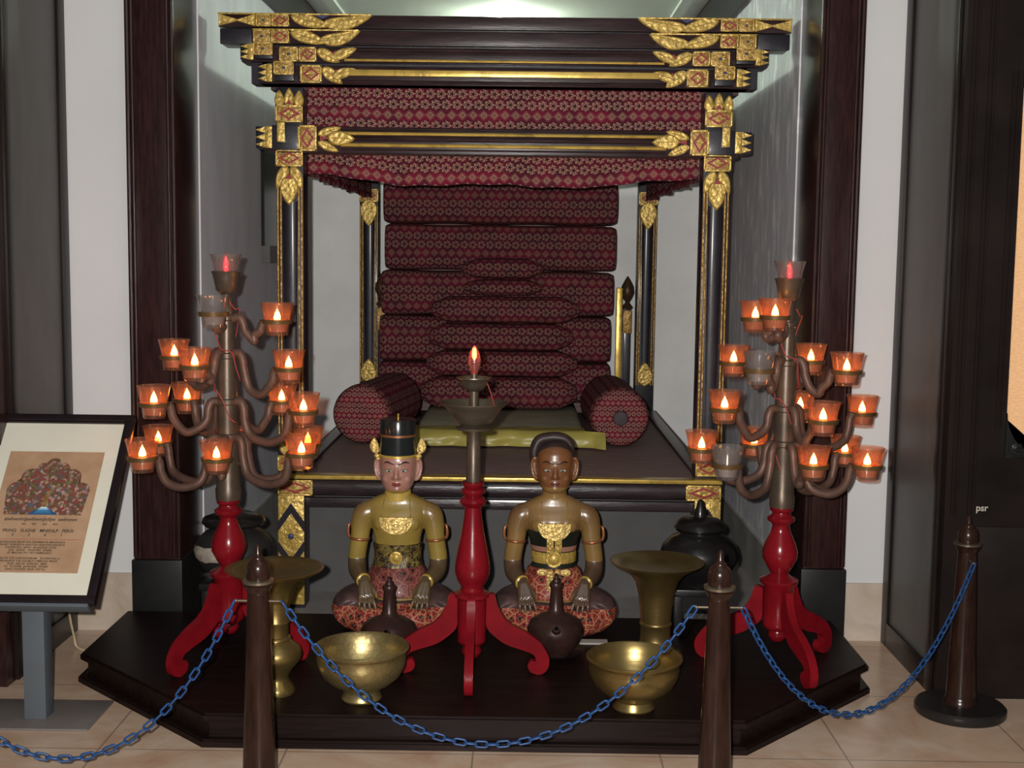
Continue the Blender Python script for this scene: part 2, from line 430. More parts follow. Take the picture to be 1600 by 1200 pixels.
def catmull(pts, sub=6):
    pts = [Vector(p) for p in pts]; out = []
    for i in range(len(pts)-1):
        p0 = pts[max(i-1, 0)]; p1 = pts[i]; p2 = pts[i+1]; p3 = pts[min(i+2, len(pts)-1)]
        for k in range(sub):
            t = k/sub
            out.append(0.5*((2*p1)+(p2-p0)*t+(2*p0-5*p1+4*p2-p3)*t*t+(3*p1-p0-3*p2+p3)*t*t*t))
    out.append(pts[-1]); return out

def tube(bm, pts, r, n=10, cap=True, flat=1.0):
    """r: number or list, one per point"""
    pts = [Vector(p) for p in pts]
    if not isinstance(r, (list, tuple)): r = [r]*len(pts)
    up = None; rings = []
    for i, p in enumerate(pts):
        t = (pts[min(i+1, len(pts)-1)]-pts[max(i-1, 0)])
        if t.length < 1e-9: t = Vector((0, 0, 1))
        t.normalize()
        if up is None:
            up = Vector((0, 0, 1)) if abs(t.z) < 0.9 else Vector((0, 1, 0))
        s = t.cross(up)
        if s.length < 1e-6: s = t.orthogonal()
        s.normalize(); up = s.cross(t).normalized()
        rings.append([bm.verts.new(p+(s*math.cos(2*PI*k/n)+up*math.sin(2*PI*k/n)*flat)*r[i]) for k in range(n)])
    for a, b in zip(rings, rings[1:]):
        for k in range(n):
            j = (k+1) % n
            bm.faces.new((a[k], a[j], b[j], b[k]))
    if cap:
        bm.faces.new(rings[0][::-1]); bm.faces.new(rings[-1])
    return bm
def stube(bm, pts, rs, n=12, sub=5, **k):
    P3 = catmull(pts, sub)
    if isinstance(rs, (list, tuple)):
        R3 = [v.x for v in catmull([(q, 0, 0) for q in rs], sub)]
    else: R3 = rs
    return tube(bm, P3, R3, n, **k)

def prism(bm, poly, y0, y1, bev=0.0):
    """polygon in the x-z plane, from y0 (front) to y1 (back); front edge optionally chamfered"""
    c = Vector((sum(p[0] for p in poly)/len(poly), sum(p[1] for p in poly)/len(poly)))
    def ins(p, d):
        v = Vector(p)-c
        return c+v*max(0, 1-d/max(v.length, 1e-6))
    back = [bm.verts.new((p[0], y1, p[1])) for p in poly]
    if bev:
        mid = [bm.verts.new((p[0], y0+bev, p[1])) for p in poly]
        fr = []
        for p in poly:
            q = ins(p, bev*1.3); fr.append(bm.verts.new((q[0], y0, q[1])))
        ls = [back, mid, fr]
    else:
        fr = [bm.verts.new((p[0], y0, p[1])) for p in poly]; ls = [back, fr]
    for a, b in zip(ls, ls[1:]):
        for i in range(len(poly)):
            j = (i+1) % len(poly)
            bm.faces.new((a[i], a[j], b[j], b[i]))
    f1 = bm.faces.new(back[::-1]); f2 = bm.faces.new(fr)
    bmesh.ops.triangulate(bm, faces=[f1, f2])
    return bm

def loft(bm, rings, n=28, cap=True, power=2.0):
    """rings: (cx, cy, z, rx, ry)"""
    R = []
    for (cx, cy, z, rx, ry) in rings:
        ring = []
        for i in range(n):
            a = 2*PI*i/n; c, s = math.cos(a), math.sin(a)
            ring.append(bm.verts.new((cx+rx*abs(c)**(2/power)*(1 if c >= 0 else -1), cy+ry*abs(s)**(2/power)*(1 if s >= 0 else -1), z)))
        R.append(ring)
    for a, b in zip(R, R[1:]):
        for i in range(n):
            j = (i+1) % n; bm.faces.new((a[i], a[j], b[j], b[i]))
    if cap: bm.faces.new(R[0][::-1]); bm.faces.new(R[-1])
    return bm
def ball(bm, c, rx, ry=None, rz=None, seg=16, rot=None):
    ry = ry or rx; rz = rz or rx
    m = Matrix.Translation(c) @ (rot.to_4x4() if rot else Matrix.Identity(4)) @ Matrix.Diagonal((rx, ry, rz, 1))
    bmesh.ops.create_uvsphere(bm, u_segments=seg, v_segments=max(8, seg//2+2), radius=1, matrix=m)
    return bm
def grid(bm, nu, nv, fn, uv=None):
    """sheet: fn(u, v)->point, uv(u, v)->(s, t) in metres"""
    lay = bm.loops.layers.uv.verify()
    V = [[bm.verts.new(fn(i/nu, j/nv)) for j in range(nv+1)] for i in range(nu+1)]
    for i in range(nu):
        for j in range(nv):
            f = bm.faces.new((V[i][j], V[i+1][j], V[i+1][j+1], V[i][j+1]))
            if uv:
                for l, (a, b) in zip(f.loops, ((i, j), (i+1, j), (i+1, j+1), (i, j+1))):
                    l[lay].uv = uv(a/nu, b/nv)
    return bm
def dup(root, loc=None, rz=None, label=None, group=None):
    r = root.copy(); COL.objects.link(r)
    if loc is not None: r.location = loc
    if rz is not None: r.rotation_euler = (0, 0, rz)
    if label: r['label'] = label
    if group: r['group'] = group
    for ch in list(root.children):
        c = ch.copy(); COL.objects.link(c); c.parent = r
        for g in list(ch.children):
            d = g.copy(); COL.objects.link(d); d.parent = c
    return r
def text_mesh(name, body, size, mat, parent, loc, rot=(0, 0, 0), align='CENTER', depth=0.0004, shear=0):
    cu = bpy.data.curves.new(name, 'FONT'); cu.body = body; cu.size = size; cu.align_x = align; cu.extrude = depth; cu.shear = shear; cu.offset = size*0.018
    tmp = bpy.data.objects.new(name, cu); COL.objects.link(tmp)
    dg = bpy.context.evaluated_depsgraph_get()
    me = bpy.data.meshes.new_from_object(tmp.evaluated_get(dg))
    bpy.data.objects.remove(tmp); me.materials.clear(); me.materials.append(M[mat])
    o = bpy.data.objects.new(name, me); COL.objects.link(o)
    if parent: o.parent = parent
    o.location = loc; o.rotation_euler = rot
    return o

# ================================================================ the setting
YW = 5.25            # plane of the white piers
XL, XR = -1.385, 1.168   # inner faces of the alcove
ZC = 2.95
struct('floor', BX(-3.2, 3.2, 0.6, 5.27, -0.06, 0.0), 'floor_tiles')
fa = struct('floor_alcove', BX(XL-0.2, XR+0.2, 5.27, 8.4, -0.06, 0.0), 'alcove_floor')
struct('wall_left_pier', BX(-2.0, -1.585, YW, YW+0.5, 0.0, 3.6), 'white_wall')
struct('wall_right_pier', BX(1.345, 1.75, YW, YW+0.5, 0.0, 3.6), 'white_wall')
struct('baseboard_left', BX(-1.99, -1.575, YW-0.012, YW-0.001, 0.0, 0.245), 'stone_base')
struct('baseboard_right', BX(1.345, 1.74, YW-0.012, YW-0.001, 0.0, 0.245), 'stone_base')
struct('wall_left', BX(XL-0.12, XL, YW+0.3, 8.42, 0.0, ZC+0.1), 'side_wall')
struct('wall_right', BX(XR, XR+0.12, YW+0.3, 8.42, 0.0, ZC+0.1), 'peeling_wall')
struct('wall_back', BX(XL-0.12, XR+0.12, 8.3, 8.42, 0.0, ZC+0.1), 'alcove_wall')
struct('ceiling_alcove', BX(XL-0.12, XR+0.12, YW+0.2, 8.42, ZC, ZC+0.08), 'ceiling_paint')
struct('wall_lintel', BX(-1.9, 1.7, YW+0.02, YW+0.45, 2.93, 3.6), 'white_wall')
struct('baseboard_alcove_left', BX(XL, XL+0.015, YW+0.36, 8.3, 0.0, 0.24), 'gray_stone_base')
struct('baseboard_alcove_right', BX(XR-0.015, XR, YW+0.36, 8.3, 0.0, 0.24), 'gray_stone_base')
# dark wooden casings of the opening, with reeded edges and black plinths
def casing(name, x0, x1, inner):
    bm = BX(x0, x1, YW-0.07, YW+0.36, 0.32, 2.93, 0.004)
    w = x1-x0
    for f, r in ((0.04, 0.010), (0.13, 0.007), (0.86, 0.007), (0.96, 0.010)):
        x = x0+w*f
        tube(bm, [(x, YW-0.071, 0.33), (x, YW-0.071, 2.92)], r, 8)
    o = struct(name, bm, 'dark_wood')
    pl = struct(name+'_plinth', BX(x0-0.008, x1+0.008, YW-0.085, YW+0.37, 0.0, 0.32, 0.006), 'black_base', o)
    return o
casing('trim_1', -1.585, -1.392, 1)
casing('trim_2', 1.175, 1.345, -1)
# side beams under the alcove ceiling
for i, (x0, x1) in enumerate(((XL+0.02, XL+0.20), (XR-0.19, XR-0.03))):
    bm = BX(x0, x1, YW+0.47, 8.3, ZC-0.045, ZC-0.001)
    struct('trim_%d' % (3+i), bm, 'dark_wood_flat')
for i, (x0, x1) in enumerate(((XL+0.30, XL+0.36), (XR-0.34, XR-0.28))):
    struct('trim_%d' % (5+i), BX(x0, x1, YW+0.47, 8.3, ZC-0.02, ZC-0.001), 'green_trim' if 'green_trim' in M else 'ceiling_paint')
# small dark opening in the left alcove wall
w1 = struct('window_1', BX(XL+0.002, XL+0.02, 6.83, 7.5, 1.62, 2.14), 'window_dark')
struct('window_sill', BX(XL+0.002, XL+0.05, 6.82, 7.52, 1.53, 1.62), 'panel_gray', w1)

# dark wooden door leaves standing forward of the piers
def leaf(name, xs, side):
    # side = -1: to the left of xs, +1: to the right of xs
    o = struct(name, BX(min(xs, xs+side*0.05), max(xs, xs+side*0.05), 4.62, YW-0.014, 0.0, 3.3), 'panel_gray')
    e = xs-side*0.012
    for y0, y1 in ((4.60, 4.66), (5.16, YW-0.016)):
        struct('stile', BX(min(xs, e), max(xs, e), y0, y1, 0.0, 3.3, 0.002), 'panel_black', o)
    struct('stile', BX(min(xs, e), max(xs, e), 4.66, 5.16, 0.0, 0.10, 0.002), 'panel_black', o)
    return o
dl = leaf('door_1', -1.855, -1)
bm = BX(-3.1, -1.855, 4.52, 4.60, 0.0, 3.3)
for z0, z1 in ((0.15, 0.75), (0.85, 3.2)):
    box(bm, -3.0, -1.95, 4.505, 4.52, z0, z1, 0.006)
struct('front_panel', bm, 'dark_wood', dl)
dr = leaf('door_2', 1.535, 1)
# right front face: a frame round a warm lit cloth with a scooped corner
xo = P(1581, 400, 4.58).x; zb = P(1590, 712, 4.58).z; zt = P(1590, 66, 4.58).z
bm = BX(1.535, xo, 4.55, 4.62, 0.0, 3.3)
box(bm, xo, 2.7, 4.55, 4.62, 0.0, zb); box(bm, xo, 2.7, 4.55, 4.62, zt, 3.3); box(bm, 2.45, 2.7, 4.55, 4.62, zb, zt)
for x in (1.56, 1.575, 1.62, 1.635, xo-0.035, xo-0.018):
    tube(bm, [(x, 4.55, 0.68 if x < 1.7 else zb+0.1), (x, 4.55, 3.2 if x < 1.7 else zt-0.1)], 0.006, 6)
box(bm, 1.63, 2.5, 4.54, 4.55, 0.12, 0.64, 0.005)
struct('front_panel', bm, 'panel_black', dr)
def scoop(zc, s):
    R = 0.16
    poly = [(xo-0.005, zc)] + [(xo-0.005+R-R*math.cos(a), zc+s*(R-R*math.sin(a))) for a in [PI/2*i/10 for i in range(10, -1, -1)]]
    return poly
bm = B(); prism(bm, scoop(zb, 1), 4.53, 4.60); prism(bm, scoop(zt, -1), 4.53, 4.60)
for k in range(9):
    a = k*0.7
    for zc, s in ((zb, 1), (zt, -1)):
        tube(bm, [(xo-0.01+0.055+0.018*k*0.5*math.cos(a+j*0.5), 4.528, zc+s*(0.035+0.016*k*0.3*math.sin(a+j*0.5))) for j in range(5)], 0.008, 6)
struct('corner_carving', bm, 'black_base', dr)
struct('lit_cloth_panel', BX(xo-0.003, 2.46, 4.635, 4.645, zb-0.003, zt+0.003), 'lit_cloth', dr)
p = P(1533, 803, 4.545)
text_mesh('chalk_writing', 'psr', 0.034, 'chalk', dr, (p.x, 4.5395, p.z+0.012), (PI/2, 0, 0))

# ---------------------------------------------------------------- platform (half octagon)
plat = empty('display_platform', (-0.14, 4.6, 0), 'dark brown low stepped wooden platform with angled front corners under the statues and lamp stands', 'platform')
def plat_poly(g):
    p = [(-1.60-g, 5.155), (-1.60-g, 4.60-g*0.5), (-1.0-g*0.55, 4.0-g), (0.735+g*0.55, 4.0-g), (1.285+g, 4.60-g*0.5), (1.285+g, 5.155)]
    return [(x+0.14, y-4.6) for x, y in p]
def slab(g, z0, z1, bev=0.0):
    bm = B(); po = plat_poly(g)
    a = [bm.verts.new((x, y, z0)) for x, y in po]; c = [bm.verts.new((x, y, z1)) for x, y in po]
    for i in range(6):
        j = (i+1) % 6; bm.faces.new((a[i], a[j], c[j], c[i]))
    bm.faces.new(a[::-1]); f = bm.faces.new(c)
    if bev: bmesh.ops.bevel(bm, geom=list(f.edges), offset=bev, segments=2, affect='EDGES')
    return bm
obj('platform_plinth', slab(0.02, 0.0, 0.025, 0.006), 'platform_wood', plat)
obj('platform_riser', slab(-0.012, 0.025, 0.085), 'platform_wood', plat)
obj('platform_top', slab(0.012, 0.085, 0.11, 0.008), 'platform_wood', plat)

# ================================================================ canopy bed
BC = -0.085          # centre line
YF = 5.62            # front face of the front posts
bed = empty('canopy_bed', (BC, 6.85, 0), 'carved black and gilded four-post canopy bed with batik valances in the alcove', 'bed')
def bpart(name, bm, mat, parent=None, smooth=35):
    bmesh.ops.translate(bm, verts=bm.verts[:], vec=(-BC, -6.85, 0)) if parent is None else None
    o = obj(name, bm, mat, parent or bed, smooth)
    return o
YB = YF-0.02         # beam faces
def zz(y): return P(790, y, YB).z
def hx(px): return (790-px)*YB/2000.0/1.0     # half distance from the centre line, left side pixel
def mirror_poly(poly, s): return [(BC-s*x, z) for x, z in poly] if s > 0 else [(BC+x, z) for x, z in poly]
def lx(px, s):   # x position of the photo's left-hand pixel px on the left (s=-1) or mirrored on the right (s=1)
    return BC + s*hx(px)
def flush(D, name):
    if not len(D.g.verts): return
    g = bpart(name, D.g, 'gilding', smooth=25)
    for n_, b_, m_ in (('recessed_field', D.f, 'gilding_dark'), ('red_inlay', D.r, 'red_accent'), ('dark_block', D.k, 'post_wood'), ('blue_boss', D.b, 'blue_accent')):  # recessed fields in a darker gold than the raised frames and flowers
        if len(b_.verts):
            bmesh.ops.translate(b_, verts=b_.verts[:], vec=(-BC, -6.85, 0)); obj(n_, b_, M and m_, g, 35)
        else: b_.free()
class Deco:
    def __init__(s): s.g = B(); s.f = B(); s.r = B(); s.k = B(); s.b = B()
def rect(bm, xa, xb, z0, z1, y0, y1, bev=0.003):
    x0, x1 = min(xa, xb), max(xa, xb); box(bm, x0, x1, y0, y1, z0, z1, bev)
def square(D, pa, pb, z0, z1, y, s, style='flower', th=0.010):
    """gilded square plate with raised frame and flower / diamond"""
    xa, xb = lx(pa, s), lx(pb, s); x0, x1 = min(xa, xb), max(xa, xb)
    sq_abs(D, x0, x1, z0, z1, y, style, th)
def sq_abs(D, x0, x1, z0, z1, y, style='flower', th=0.010):
    box(D.f, x0, x1, y-th, y+0.004, z0, z1, 0.002)
    fw = min(x1-x0, z1-z0)*0.11
    for (a, b, c, d) in ((x0, x0+fw, z0, z1), (x1-fw, x1, z0, z1), (x0, x1, z0, z0+fw), (x0, x1, z1-fw, z1)):
        box(D.g, a, b, y-th-0.005, y-th+0.001, c, d, 0.0015)
    cx, cz = (x0+x1)/2, (z0+z1)/2; hw, hh = (x1-x0)/2-fw, (z1-z0)/2-fw
    if style == 'flower':
        for k in range(8):
            a = k*PI/4
            prism(D.g, [(cx+hw*q*math.cos(a+da), cz+hh*q*math.sin(a+da)) for q, da in ((0.2, -0.3), (0.62, -0.25), (0.85, 0), (0.62, 0.25), (0.2, 0.3))], y-th-0.004, y-th, 0.001)
        ball(D.b, (cx, y-th-0.003, cz), hw*0.24, 0.004, hh*0.24, 10)
    else:
        ro = [(0.92, 0), (0, 0.92), (-0.92, 0), (0, -0.92)]; ri = [(0.62, 0), (0, 0.62), (-0.62, 0), (0, -0.62)]
        for i in range(4):
            j = (i+1) % 4
            prism(D.r, [(cx+ro[i][0]*hw, cz+ro[i][1]*hh), (cx+ro[j][0]*hw, cz+ro[j][1]*hh), (cx+ri[j][0]*hw, cz+ri[j][1]*hh), (cx+ri[i][0]*hw, cz+ri[i][1]*hh)], y-th-0.003, y-th+0.001)
        for k in range(4):
            a = k*PI/2
            prism(D.g, [(cx+hw*q*math.cos(a+da), cz+hh*q*math.sin(a+da)) for q, da in ((0.1, -0.6), (0.36, -0.35), (0.5, 0), (0.36, 0.35), (0.1, 0.6))], y-th-0.006, y-th, 0.001)
def leafpoly(ax, az, bx_, bz, w, bend=0.35, n=12):
    """pointed leaf from a (base) to b (tip)"""
    a = Vector((ax, az)); b = Vector((bx_, bz)); d = b-a; L = d.length; nrm = Vector((-d.y, d.x)).normalized()
    up = []; dn = []
    for i in range(n+1):
        t = i/n; wd = w*math.sin(PI*min(1, t**0.75))**0.8 if 0 < t < 1 else 0
        c = a+d*t+nrm*bend*w*math.sin(PI*t)
        up.append(c+nrm*wd*0.5); dn.append(c-nrm*wd*0.5)
    pts = up + dn[1:-1][::-1]
    return [(p.x, p.y) for p in pts]
def leaf_g(D, a, b, w, y, th=0.012, bend=0.0, vein=True, bm=None):
    prism(bm or D.g, leafpoly(a[0], a[1], b[0], b[1], w, bend), y-th, y+0.002, 0.004)
    if vein:
        lp_ = leafpoly(a[0], a[1], b[0], b[1], w*0.93, bend); lp_ = lp_+lp_[:1]
        tube(bm or D.g, [(q[0], y-th*0.55, q[1]) for q in lp_], 0.0028, 6)
        p = [Vector((a[0]+(b[0]-a[0])*t, y-th-0.001, a[1]+(b[1]-a[1])*t)) for t in (0.15, 0.5, 0.85)]
        tube(bm or D.g, p, 0.0022, 6)
def teeth(D, pa, pb, z0, z1, y, s, n=3, dark=True):
    """stepped end cut: gilded block whose outer part is cut into triangular points"""
    x0, x1 = lx(pa, s), lx(pb, s)    # x0 outer, x1 inner
    xm = x0+(x1-x0)*0.62
    rect(D.g, xm, x1, z0, z1, y-0.008, y+0.02)
    rect(D.k, x0, x1, z0, z1, y+0.004, y+0.10, 0.002)
    h = (z1-z0)/n
    for i in range(n):
        prism(D.g, [(xm, z0+i*h), (xm, z0+(i+1)*h), (x0, z0+(i+0.5)*h)] if n > 0 else [], y-0.008, y+0.006, 0.002)
D = Deco()
beams = [ # name, y top, y bottom, half length px, depth offset
    (26, 47, 352, 0.0), (50, 73, 355, 0.0), (76, 101, 386, 0.008), (105, 134, 413, 0.012)]
for i, (a, b, pe, dy) in enumerate(beams):
    bm = B(); h = hx(pe)
    box(bm, BC-h, BC+h, YB+dy, YB+dy+0.13, zz(b), zz(a), 0.004)
    if i >= 2:
        hh = hx(540)
        tube(bm, [(BC-hh, YB+dy-0.001, zz(a+4)), (BC+hh, YB+dy-0.001, zz(a+4))], 0.007, 8)
        tube(bm, [(BC-hh, YB+dy-0.001, zz(b-4)), (BC+hh, YB+dy-0.001, zz(b-4))], 0.008, 8)
        tube(bm, [(BC-hh, YB+dy-0.001, zz(a+9)), (BC+hh, YB+dy-0.001, zz(a+9))], 0.005, 8)
    else:
        box(bm, BC-hx(560), BC+hx(560), YB-0.006, YB, zz(b-2), zz(a+2), 0.003)
    bpart('canopy_beam', bm, 'bed_wood')
    # matching beam at the back
    bpart('canopy_beam', BX(BC-h*0.80, BC+h*0.80, 8.02, 8.12, zz(b), zz(a), 0.004), 'bed_wood')
# dark gap fillers between beams, slightly recessed
bpart('canopy_core', BX(BC-hx(400), BC+hx(400), YB+0.03, YB+0.14, zz(134), zz(28)), 'post_wood')
# side beams running to the back
for s in (-1, 1):
    bpart('added_shadow_panel', BX(lx(421, s)-0.012, lx(421, s)+0.012, YB+0.03, 8.05, zz(130), zz(74)), 'bed_wood')  # added panel, closes the beam gap so the wall shadow has one edge
    for (pa, a, b) in ((421, 74, 92), (453, 103, 121)):
        x = lx(pa, s)
        bpart('side_beam', BX(x-0.04, x+0.04, YB+0.02, 8.05, zz(b), zz(a)-0.003, 0.003), 'bed_wood')
gl = B()
tube(gl, [(BC-hx(545), YB+0.004, zz(96.5)), (BC+hx(545), YB+0.004, zz(96.5))], 0.0065, 8)
box(gl, BC-hx(552), BC+hx(552), YB-0.002, YB+0.02, zz(121), zz(111), 0.004)
bpart('gilt_moulding', gl, 'gilding_plain')
for s in (-1, 1):
    D = Deco(); y = YB
    # row 1
    z0, z1 = zz(46), zz(27)
    rect(D.g, lx(352, s), lx(585, s), zz(27.5), zz(25), y-0.012, y+0.01, 0.001)
    xa, xm, xb = lx(353, s), lx(382, s), lx(409, s); zm = (z0+z1)/2
    prism(D.g, [(xa, z0), (xa, z1), (xm, zm+0.004), (xm, zm-0.004)], y-0.010, y+0.004, 0.002)
    prism(D.g, [(xb, z0), (xb, z1), (xm, zm+0.004), (xm, zm-0.004)], y-0.010, y+0.004, 0.002)
    square(D, 410, 433, z0, z1, y, s, 'flower'); square(D, 434, 461, z0, z1, y, s, 'diamond')
    leaf_g(D, (lx(464, s), z1-0.008), (lx(523, s), z0+0.003), 0.052, y, bend=0)
    leaf_g(D, (lx(512, s), z0+0.014), (lx(587, s), z1-0.002), 0.054, y-0.001, bend=0.25*s)
    prism(D.r, [(lx(513, s), z0+0.012), (lx(527, s), z0+0.012), (lx(524, s), z1-0.012)], y-0.004, y+0.002)
    prism(D.b, [(lx(500, s), z1-0.002), (lx(522, s), z1-0.002), (lx(512, s), z1-0.016)], y-0.004, y+0.002)
    # row 2
    z0, z1 = zz(72), zz(51)
    rect(D.g, lx(405, s), lx(567, s), zz(52), zz(49.5), y-0.012, y+0.01, 0.001)
    rect(D.k, lx(355, s), lx(404, s), zz(74), zz(50), y-0.010, y+0.01, 0.004)
    square(D, 406, 432, z0, z1, y, s, 'flower'); square(D, 433, 461, z0, z1, y, s, 'diamond')
    leaf_g(D, (lx(463, s), z1-0.010), (lx(518, s), z0+0.003), 0.052, y)
    leaf_g(D, (lx(508, s), z0+0.014), (lx(569, s), z1-0.002), 0.054, y-0.001, bend=0.25*s)
    prism(D.r, [(lx(509, s), z0+0.012), (lx(522, s), z0+0.012), (lx(518, s), z1-0.014)], y-0.004, y+0.002)
    # row 3
    y = YB+0.008; z0, z1 = zz(100), zz(77)
    teeth(D, 385, 406, zz(98), zz(73), y-0.01, s)
    square(D, 407, 437, zz(92), zz(72), y-0.03, s, 'flower', 0.012); rect(D.k, lx(408, s), lx(436, s), zz(97), zz(73), y-0.03, y+0.03)
    square(D, 445, 474, z0, z1, y, s, 'flower'); square(D, 475, 502, z0, z1, y, s, 'diamond')
    leaf_g(D, (lx(503, s), z1-0.012), (lx(537, s), z0), 0.046, y)
    leaf_g(D, (lx(527, s), z0+0.018), (lx(563, s), z1-0.004), 0.040, y-0.001)
    prism(D.r, [(lx(523, s), z0+0.030), (lx(532, s), z0+0.024), (lx(532, s), z1-0.012)], y-0.010, y+0.002)
    # row 4
    y = YB+0.012; z0, z1 = zz(133), zz(105)
    teeth(D, 412, 434, zz(132), zz(104), y-0.01, s)
    square(D, 438, 469, zz(122), zz(101), y-0.03, s, 'flower', 0.012); rect(D.k, lx(439, s), lx(468, s), zz(131), zz(102), y-0.03, y+0.03)
    square(D, 477, 510, z0, z1, y-0.004, s, 'diamond')
    leaf_g(D, (lx(511, s), z1-0.012), (lx(541, s), z0), 0.050, y)
    leaf_g(D, (lx(528, s), z0+0.030), (lx(561, s), z1-0.016), 0.040, y-0.001)
    prism(D.r, [(lx(523, s), z0+0.036), (lx(533, s), z0+0.030), (lx(533, s), z1-0.014)], y-0.010, y+0.002)
    flush(D, 'corner_carving')
# middle rail
zr0, zr1 = zz(243), zz(201)
bm = B(); h = hx(428)
box(bm, BC-h, BC+h, YB-0.005, YB+0.10, zr0, zr1, 0.004)
for yy, r in ((204, 0.007), (219, 0.012), (236.5, 0.004)):
    tube(bm, [(BC-hx(540), YB-0.006, zz(yy)), (BC+hx(540), YB-0.006, zz(yy))], r, 8)
bpart('middle_rail', bm, 'bed_wood')
gl = B()
for yy, r in ((211.5, 0.0075), (229.5, 0.0085)):
    tube(gl, [(BC-hx(540), YB-0.008, zz(yy)), (BC+hx(540), YB-0.008, zz(yy))], r, 8)
bpart('gilt_moulding', gl, 'gilding_plain')
for s in (-1, 1):
    D = Deco(); y = YB-0.006
    teeth(D, 408, 434, zz(236), zz(202), y, s)
    rect(D.k, lx(434, s), lx(474, s), zz(239), zz(200), y-0.012, y+0.10, 0.003)
    rect(D.g, lx(443, s), lx(455, s), zz(227), zz(196), y-0.03, y, 0.003)
    rect(D.k, lx(442, s), lx(456, s), zz(229), zz(195), y-0.026, y, 0.002)
    square(D, 474, 503, zz(240), zz(200), y, s, 'diamond', 0.012)
    zc = zz(219)
    leaf_g(D, (lx(505, s), zz(214)), (lx(540, s), zz(203)), 0.034, y)
    leaf_g(D, (lx(505, s), zz(226)), (lx(536, s), zz(240)), 0.034, y)
    leaf_g(D, (lx(520, s), zc), (lx(561, s), zc-0.004), 0.062, y-0.004)
    prism(D.r, [(lx(508, s), zc+0.008), (lx(508, s), zc-0.012), (lx(526, s), zc)], y-0.006, y+0.002)
    flush(D, 'rail_carving')
# posts
def post(x, y, w, back=False):
    k = w/0.118; zt = zz(140); zb_ = 0.0
    bm = BX(x-w/2, x+w/2, y, y+w, zb_, zt, 0.006)
    ztop = P(790, 300 if not back else 300, YB).z if not back else P(790, 352, 8.0).z
    zlo = 0.78
    tube(bm, [(x, y+0.012*k, zlo), (x, y+0.004*k, ztop-0.05)], 0.035*k, 20, flat=0.42)
    o = bpart('bed_post', bm, 'post_wood')
    g = B()
    for f in (-0.44, -0.33, 0.33, 0.44):
        tube(g, [(x+f*w, y-0.001, zlo), (x+f*w, y-0.001, ztop+0.02)], 0.0045*k, 6)
    gm = bpart('gilt_reeding', g, 'gilding_dark')
    return x, y
for s in (-1, 1):
    D = Deco(); x = BC+s*0.925; post(x, YF-0.01, 0.118); y = YF-0.012; w = 0.059
    # crown leaves
    zc0, zc1 = zz(167), zz(142)
    for f, hgt in ((-0.7, 0.85), (0.7, 0.85), (0, 1.0)):
        leaf_g(D, (x+f*w, zc0-0.012), (x+f*w*1.05, zc0+(zc1-zc0)*hgt), 0.040, y)
    prism(D.r, [(x-0.014, zc0), (x+0.014, zc0), (x, zc0+0.02)], y-0.015, y)
    sq_abs(D, x-w, x+w, zz(195), zz(168), y, 'diamond', 0.012)
    flush(D, 'post_crown_carving'); D = Deco()
    sq_abs(D, x-w, x+w, zz(264), zz(238), y, 'diamond', 0.012)
    for f in (-1, 1):
        leaf_g(D, (x+f*0.012, zz(264)), (x+f*w*0.92, zz(298)), 0.046, y-0.004)
    leaf_g(D, (x, zz(278)), (x, zz(324)), 0.078, y-0.008, th=0.014)
    prism(D.r, [(x-0.016, zz(284)), (x+0.016, zz(284)), (x, zz(276))], y-0.024, y)
    flush(D, 'post_leaf_carving'); D = Deco()
    # foot of the post: leaf pointing up, square at deck height
    leaf_g(D, (x, zz(706)), (x, zz(672)), 0.070, y-0.004)
    for f in (-1, 1): leaf_g(D, (x+f*0.012, zz(716)), (x+f*w*0.9, zz(690)), 0.04, y)
    sq_abs(D, x-w, x+w, zz(740), zz(716), y, 'diamond', 0.012)
    flush(D, 'post_foot_carving'); D = Deco()
    # gilded lower leg with black chevrons round a flower lozenge
    rect(D.g, x-w*0.98, x+w*0.98, 0.02, zz(778), y-0.012, y+0.01, 0.004)
    cz = zz(842); a = 0.105
    for sg in (-1, 1):
        prism(D.k, [(x-w, cz+sg*0.02), (x-w, cz+sg*0.065), (x, cz+sg*(a+0.045)), (x+w, cz+sg*0.065), (x+w, cz+sg*0.02), (x, cz+sg*a)], y-0.018, y-0.01)
    for q in range(12):
        aa = q*PI/6
        prism(D.g, [(x+0.036*r_*math.cos(aa+da), cz+0.06*r_*math.sin(aa+da)) for r_, da in ((0.3, -0.3), (0.9, -0.18), (1.05, 0), (0.9, 0.18), (0.3, 0.3))], y-0.019, y-0.011, 0.002)
    ball(D.b, (x, y-0.019, cz), 0.014, 0.006, 0.014, 10)
    flush(D, 'bed_leg_carving'); D = Deco()
    # back posts
    xb = BC+s*0.868
    post(xb, 8.03, 0.118)
    yb = 8.026
    zb1 = P(790, 318, 8.03).z
    sq_abs(D, xb-w, xb+w, zb1, zb1+0.08, yb, 'diamond')
    leaf_g(D, (xb, zb1+0.02), (xb, zb1-0.15), 0.105, yb-0.004, th=0.014)
    flush(D, 'post_leaf_carving'); D = Deco()
    zb2 = P(790, 600, 8.03).z
    leaf_g(D, (xb, zb2), (xb, zb2+0.15), 0.10, yb-0.004)
    flush(D, 'post_foot_carving')

